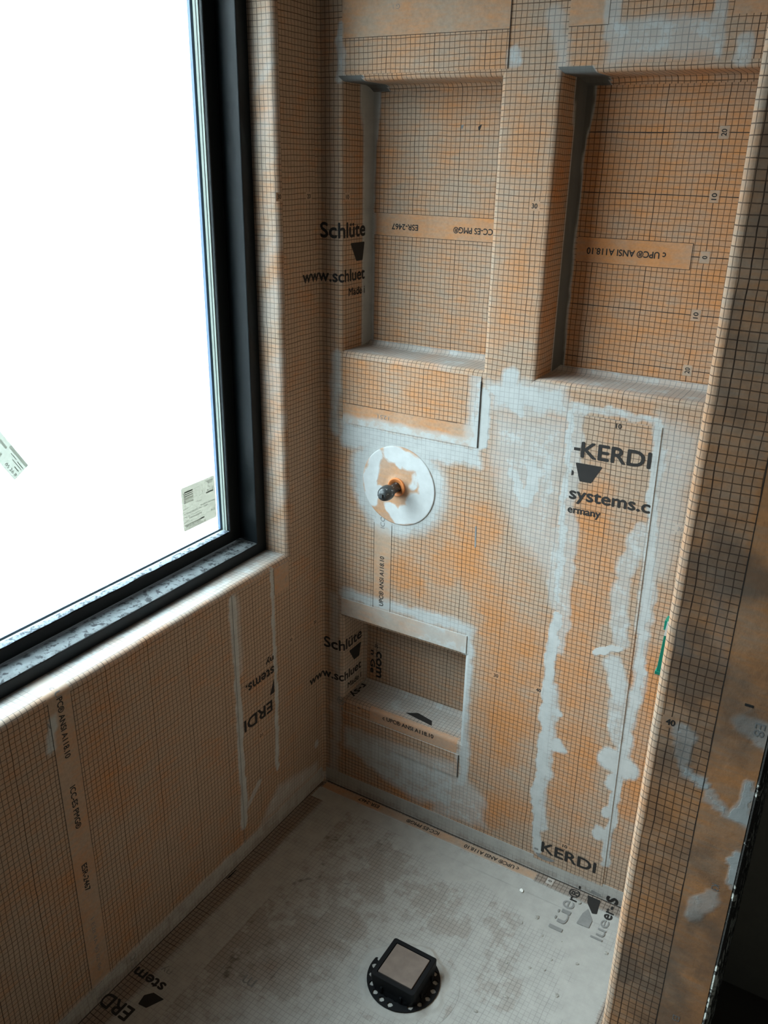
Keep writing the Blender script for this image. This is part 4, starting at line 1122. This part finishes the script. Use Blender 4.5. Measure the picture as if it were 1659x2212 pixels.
def ex_fl(mb):
    rect_on(mb, -1.20, 0.0012, -0.012, 0.0034, S_UPL, 4, 0.0012, step=0.5)
    def S_L(y, s): return S_UPL(y, s)
    # reads from the floor up the wall: baseline on the side of the back wall
    sw = lambda a, b: S_UPL(a, b)
    letter(mb, 'ERD', sw, (-0.7520, -0.0700), (-0.7520, 0.0055), 0.0285, cuts=[x + 0.070 for x in (-.004, -.002, 0.0, .002, .004)])
    letter(mb, 'I', sw, (-0.7520, 0.0100), (-0.7520, 0.0170), 0.0285, mat=3)
    letter(mb, 'stem', sw, (-0.6790, -0.0830), (-0.6790, -0.0050), 0.023, mat=1)
    letter(mb, 's.c', sw, (-0.6790, 0.0060), (-0.6790, 0.0380), 0.0, mat=3)
    letter(mb, 'ny', sw, (-0.6500, -0.0720), (-0.6500, -0.0470), 0.015, mat=3)
    ink_poly(mb, [(-0.7380, -0.0860), (-0.7060, -0.1020), (-0.7060, -0.0740), (-0.7200, -0.0620), (-0.7400, -0.0660)], sw, 1)
    ink_poly(mb, [(-0.405, -0.002), (-0.375, -0.004), (-0.370, -0.0065), (-0.398, -0.008)], sw, 4)
    ink_poly(mb, [(-0.035, -0.0030), (-0.012, -0.0035), (-0.012, -0.0055), (-0.028, -0.005)], sw, 4)
folded('membrane_band', 'y', -1.25, -0.006, 0.120, 0.047, S_UPL, mk_fl,
       'membrane band with big letters folded along the foot of the window wall', ex_fl, (-0.3, 0.0))

# ================================================================== pipe with its seal
WHITEM = membrane('seal_fleece', grid=False, mortar=(0.50, 0.52, 0.52, 1), orange=(0.44, 0.235, 0.12, 1), tan=(0.42, 0.29, 0.21, 1))
seal = empty('pipe_seal', (0.2045, -0.002, 0.889), 'round mortar-smeared seal disc around the pipe stub on the back wall', 'pipe seal')
bpy.context.view_layer.update()
mb = MB()
cx, cz = 0.2045, 0.889
rr = np.concatenate([np.array([0.0195, 0.022, 0.026]), np.linspace(0.030, 0.0895, 24), np.array([0.0905, 0.0908])])
hh = np.concatenate([np.array([0.0085, 0.0062, 0.0040]), np.linspace(0.0033, 0.0024, 24), np.array([0.0018, 0.0])])
th = np.linspace(0, 2 * math.pi, 121)
Rg, Tg = np.meshgrid(rr, th, indexing='ij')
X, Z = cx + Rg * np.cos(Tg), cz + Rg * np.sin(Tg)
P = np.stack([X, -np.repeat(hh[:, None], len(th), 1), Z], -1)
SM = [('c', [(cx - .06, cz + .06), (cx - .075, cz), (cx - .06, cz - .045)], .018, 1.0, .4), ('c', [(cx - .02, cz + .075), (cx + .06, cz + .06), (cx + .075, cz - .02)], .022, 1.0, .4),
      ('c', [(cx - .03, cz - .025), (cx - .045, cz - .02)], .014, .95, .4), ('c', [(cx + .02, cz - .065), (cx + .065, cz - .05), (cx + .045, cz - .03)], .024, 1.0, .4),
      ('c', [(cx - .015, cz - .055), (cx, cz - .075)], .014, 1, .4), ('c', [(cx, cz + .055), (cx + .01, cz + .075)], .012, 1, .4), ('c', [(cx + .04, cz + .03), (cx + .035, cz + .005)], .010, .7, .5)]
mb.patch(P, None, stack(paint(X, Z, SM, 0.007, 33), 0.45 + 0 * X, 0 * X), 0, normal=(0, -1, 0))
child(mb, 'disc', WHITEM, seal)
mb = MB()
mb.lathe([(0.0200, 0.001), (0.0208, 0.004), (0.0212, 0.0085), (0.0205, 0.0105), (0.0185, 0.0108), (0.0175, 0.0098), (0.0110, 0.0085), (0.0100, 0.0010)], (cx, 0, cz), mat=0)
o = child(mb, 'collar', simple('orange_rubber', (0.62, 0.21, 0.065), 0.55, var=0.15), seal)
tag(o, 'bright orange rubber collar')
STEEL = simple('dirty_galvanised_steel', (0.055, 0.06, 0.062), 0.42, 0.35, var=0.5, scale=90, spots=((0.5, 0.53, 0.54, 1), 110, 0.56, 0.68), bump=0.3)
pipe = empty('pipe_stub', (cx, -0.01, cz), 'dark steel pipe stub with a rounded cap sticking out of the back wall', 'pipe')
bpy.context.view_layer.update()
mb = MB()
mb.lathe([(0.0, -0.01), (0.0105, -0.01), (0.0105, 0.030), (0.0108, 0.031), (0.0108, 0.034), (0.0098, 0.035), (0.0095, 0.041)], (cx, 0, cz))
child(mb, 'pipe', STEEL, pipe)
mb = MB()
mb.lathe([(0.0, 0.034), (0.0108, 0.034), (0.0140, 0.0375), (0.0160, 0.043), (0.0166, 0.050), (0.0162, 0.057), (0.0146, 0.0635), (0.0118, 0.0685), (0.0080, 0.0715), (0.0, 0.0722)], (cx, 0, cz), seg=28)
mb.lathe([(0.0, 0.0718), (0.0055, 0.0718), (0.0052, 0.0755), (0.0, 0.0755)], (cx, 0, cz), seg=4, smooth=False)
child(mb, 'cap', STEEL, pipe)

# ================================================================== floor drain
DX, DY = 0.4845, -0.4175
drain = empty('shower_drain', (DX, DY, 0.0), 'black plastic square drain with a perforated round flange standing on the shower floor', 'drain')
bpy.context.view_layer.update()
mb = MB()
# flange: a ring with holes punched through
import bmesh
def ring_with_holes(ro, ri, zt, zb, holes, seg=170):
    nr = 30
    r = np.linspace(ri, ro, nr); t = np.linspace(0, 2 * math.pi, seg * 2 + 1)
    mbr = MB()
    def cell(i, j):
        rc_, tc = (r[i] + r[i + 1]) / 2, (t[j] + t[j + 1]) / 2
        x, y = rc_ * math.cos(tc), rc_ * math.sin(tc)
        return any((x - hx) ** 2 + (y - hy) ** 2 < hr * hr for hx, hy, hr in holes)
    g = np.array([[not cell(i, j) for j in range(seg * 2)] for i in range(nr - 1)])
    def pt(i, j, z): return (DX + r[i] * math.cos(t[j]), DY + r[i] * math.sin(t[j]), z)
    for i in range(nr - 1):
        for j in range(seg * 2):
            if not g[i, j]: continue
            a, b, c, d = (i, j), (i + 1, j), (i + 1, j + 1), (i, j + 1)
            v = [pt(*q, zt) for q in (a, b, c, d)] + [pt(*q, zb) for q in (a, b, c, d)]
            f = [(0, 1, 2, 3), (7, 6, 5, 4)]
            nb = {(0, 1): g[i, j - 1], (1, 2): i + 1 < nr - 1 and g[i + 1, j], (2, 3): g[i, (j + 1) % (seg * 2)], (3, 0): i > 0 and g[i - 1, j]}
            for (p, q), full in nb.items():
                if not full: f.append((p, 4 + p, 4 + q, q))
            mbr.add(v, f)
    return mbr
hl = []
for k in range(20):
    if k % 10 == 6: continue
    a = 2 * math.pi * (k + 0.3) / 20
    hl.append((0.0655 * math.cos(a), 0.0655 * math.sin(a), 0.0058))
for a in (-1.75, -1.35, -0.2, 1.9, 2.9): hl.append((0.0535 * math.cos(a), 0.0535 * math.sin(a), 0.0036))
mb = ring_with_holes(0.0750, 0.030, 0.0060, 0.0036, hl)
child(mb, 'flange', BLACKP, drain)
mb = MB()
# hollow square riser widening to the flange
def sqring(h, z, r=0.005):
    out = []
    for sx, sy, t0 in ((1, 1, 0), (-1, 1, 90), (-1, -1, 180), (1, -1, 270)):
        for k in range(5):
            t = math.radians(t0 + 22.5 * k)
            out.append((DX + 0.0 + sx * (h - r) + r * math.cos(t), DY + sy * (h - r) + r * math.sin(t), z))
    return out
prof = [(0.054, 0.005, .03), (0.0505, 0.014, .014), (0.0500, 0.022, .006), (0.0500, 0.0405, .005), (0.0490, 0.0415, .004), (0.0405, 0.0415, .002), (0.0400, 0.0400, .002), (0.0400, 0.012, .002)]
P = np.array([sqring(*p) + [sqring(*p)[0]] for p in prof])
mb.patch(P, None, None, 0, smooth=False)
child(mb, 'riser', BLACKP, drain)
mb = MB()
v = sqring(0.0385, 0.0345, 0.0015); v2 = sqring(0.0385, 0.0412, 0.0015); v3 = sqring(0.0378, 0.0418, 0.0015)
n = len(v)
mb.add(v + v2 + v3, [tuple(range(n))[::-1], tuple(range(2 * n, 3 * n))] + [(k * n + i, k * n + (i + 1) % n, (k + 1) * n + (i + 1) % n, (k + 1) * n + i) for k in (0, 1) for i in range(n)])
o = child(mb, 'tile_insert', simple('beige_tile', (0.165, 0.128, 0.106), 0.6, var=0.38, scale=45), drain)
tag(o, 'square beige tile insert')
for k in range(4):
    a = math.pi / 2 * k
    c, s = math.cos(a), math.sin(a)
    for t in (-0.022, 0.022):
        mb = MB()
        p = [(0.049, t - 0.0022), (0.0545, t - 0.0022), (0.0545, t + 0.0022), (0.049, t + 0.0022)]
        mb.prism([(DX + x * c - y * s, DY + x * s + y * c) for x, y in p], 2, 0.006, 0.021)
        child(mb, 'rib', BLACKP, drain)
# mortar mound around the flange
mb = MB()
rr = np.linspace(0.058, 0.115, 40); th = np.linspace(0, 2 * math.pi, 241)
Rg, Tg = np.meshgrid(rr, th, indexing='ij')
X, Y = DX + Rg * np.cos(Tg), DY + Rg * np.sin(Tg)
n = fbm(np.cos(Tg) * 3 + 9, np.sin(Tg) * 3 + Rg * 40, 1.0, 13)
out_r = 0.095 + 0.016 * (fbm(np.cos(Tg) + 5, np.sin(Tg) + 5, 2.5, 8) - 0.5)
lap = sstep(-0.1, 0.55, np.cos(Tg - 2.2)) * (0.75 + 0.5 * (fbm(np.cos(Tg) + 7, np.sin(Tg) + 3, 5.0, 21) - 0.5))
grit = fbm(X, Y, 160, 15) - 0.5
Zm = 0.0004 + (0.0030 + 0.0062 * lap) * sstep(out_r, out_r - 0.012, Rg) * (0.75 + 0.5 * (n - 0.5)) + 0.0016 * grit * sstep(out_r, out_r - 0.01, Rg)
Zm = np.maximum(Zm, 0.0003)
Zm = np.where(Rg < 0.0765 - 0.03 * lap, np.minimum(Zm, 0.0030), Zm)
mb.patch(np.stack([X, Y, Zm], -1), np.stack([X - 0.653, Y], -1) * 100, stack(1.0 - 0.3 * sstep(out_r - 0.01, 0.112, Rg) + 0.3 * (n - .5), 0.2 + 0 * X, 0.3 * sstep(0.45, 0.7, n)), 0, normal=(0, 0, 1))
o = mb.build('mortar_collar', FLOORM)
tag(o, 'rough grey mortar collar around the drain flange', 'mortar')

# ================================================================== small things
# green clip on the inside edge of the right wall
clip = empty('plastic_clip', (0.9095, -0.575, 0.976), 'narrow green plastic clip peeking out behind the edge of the right wall', 'clip')
bpy.context.view_layer.update()
GREEN = simple('green_plastic', (0.015, 0.235, 0.16), 0.35, var=0.1)
mb = MB()
mb.prism([(0.9045, 0.977), (0.9098, 0.977), (0.9098, 1.028), (0.9068, 1.028)], 1, -0.583, -0.568)
child(mb, 'body', GREEN, clip, 0.0004)
mb = MB()
mb.prism([(0.9030, 0.9725), (0.9098, 0.9725), (0.9098, 0.977), (0.9030, 0.977)], 1, -0.584, -0.567)
child(mb, 'lip', GREEN, clip, 0.0004)
mb = MB()
mb.prism([(0.9050, 1.0345), (0.9098, 1.0345), (0.9098, 1.0470), (0.9050, 1.0470)], 1, -0.583, -0.568)
child(mb, 'tab', GREEN, clip, 0.0004)
mb = MB()
mb.prism([(0.9068, 1.028), (0.9098, 1.028), (0.9098, 1.047), (0.9085, 1.047)], 1, -0.5845, -0.583)
o = child(mb, 'backing', simple('white_plastic', (0.75, 0.78, 0.77), 0.4, var=0.03), clip)
tag(o, 'white backing between the green parts')

# mortar crumbs scattered on the floor
CR = simple('crumb_mortar', (0.34, 0.33, 0.30), 0.95, var=0.35, scale=220, spots=((0.08, 0.075, 0.07, 1), 240, 0.55, 0.7))
def crumb_mesh(seed):
    rnd = random.Random(seed)
    mb = MB()
    nseg, rings = 12, 5
    v = []
    for i in range(rings):
        ph = i / (rings - 1) * math.pi / 2
        for k in range(nseg):
            t = 2 * math.pi * k / nseg
            r = math.cos(ph) * (0.75 + 0.5 * rnd.random())
            v.append((r * math.cos(t), r * math.sin(t) * 0.8, 0.42 * math.sin(ph) * (0.8 + 0.4 * rnd.random())))
    f = [(i * nseg + k, i * nseg + (k + 1) % nseg, (i + 1) * nseg + (k + 1) % nseg, (i + 1) * nseg + k) for i in range(rings - 1) for k in range(nseg)]
    f.append(tuple(range((rings - 1) * nseg, rings * nseg)))
    mb.add(v, f)
    return mb
crumb = crumb_mesh(3).build('mortar_crumb', CR)
first = True
sizes = (5.5, 3.6, 3.2, 4.6, 4.2, 5.0, 5.0, 3.0, 3.2, 3.0, 2.0, 3.0, 4.5, 4.2)
CL = ['larger crumb on the floor just left of the faded letters', 'grey crumb left of the larger crumb by the faded letters', 'small crumb below the faded letters', 'crumb near the right wall beside the white mortar edge',
      'round crumb between the drain and the right wall', 'dark-flecked crumb right of the drain nearest the camera', 'crumb nearest the camera on the right side of the floor', 'thin crumb in the middle of the crumbs right of the drain',
      'crumb beside the thin crumb right of the drain', 'small dark crumb right of the drain, farther back', 'tiny black speck between the drain and the right wall', 'small crumb beside the round crumb near the right wall',
      'long crumb at the bottom edge of the view', 'crumb lying on the printed band at the foot of the back wall']
for (x, y), sz, lb in zip(CRUMB, sizes, CL):
    o = crumb if first else crumb.copy()
    if not first: COL.objects.link(o)
    first = False
    k = sz / 1000 * 1.0
    o.scale = (k, k * random.uniform(.7, 1.1), k * 0.8)
    o.location = (x, y, 0.0022 if y > -0.07 else 0.0005)
    o.rotation_euler = (0, 0, random.uniform(0, 6))
    tag(o, lb + ', grey mortar', 'crumb', 'mortar crumbs on the shower floor')
mb = MB()
mb.prism([(-0.0045, -0.002), (0.0, -0.0045), (0.005, -0.001), (0.0055, 0.002), (0.001, 0.004), (-0.0045, 0.0025)], 2, 0, 0.0012)
o = mb.build('plastic_chip', simple('white_chip', (0.78, 0.79, 0.76), 0.5, var=0.03))
o.location = (CHIP[0], CHIP[1], 0.0018); o.rotation_euler = (0.12, 0.05, -0.9)
tag(o, 'small white flat chip lying on the floor near the back wall', 'chip')
for o in COL.objects:
    if o.get('label') and not o.get('category') and o.parent is None: o['category'] = 'object'
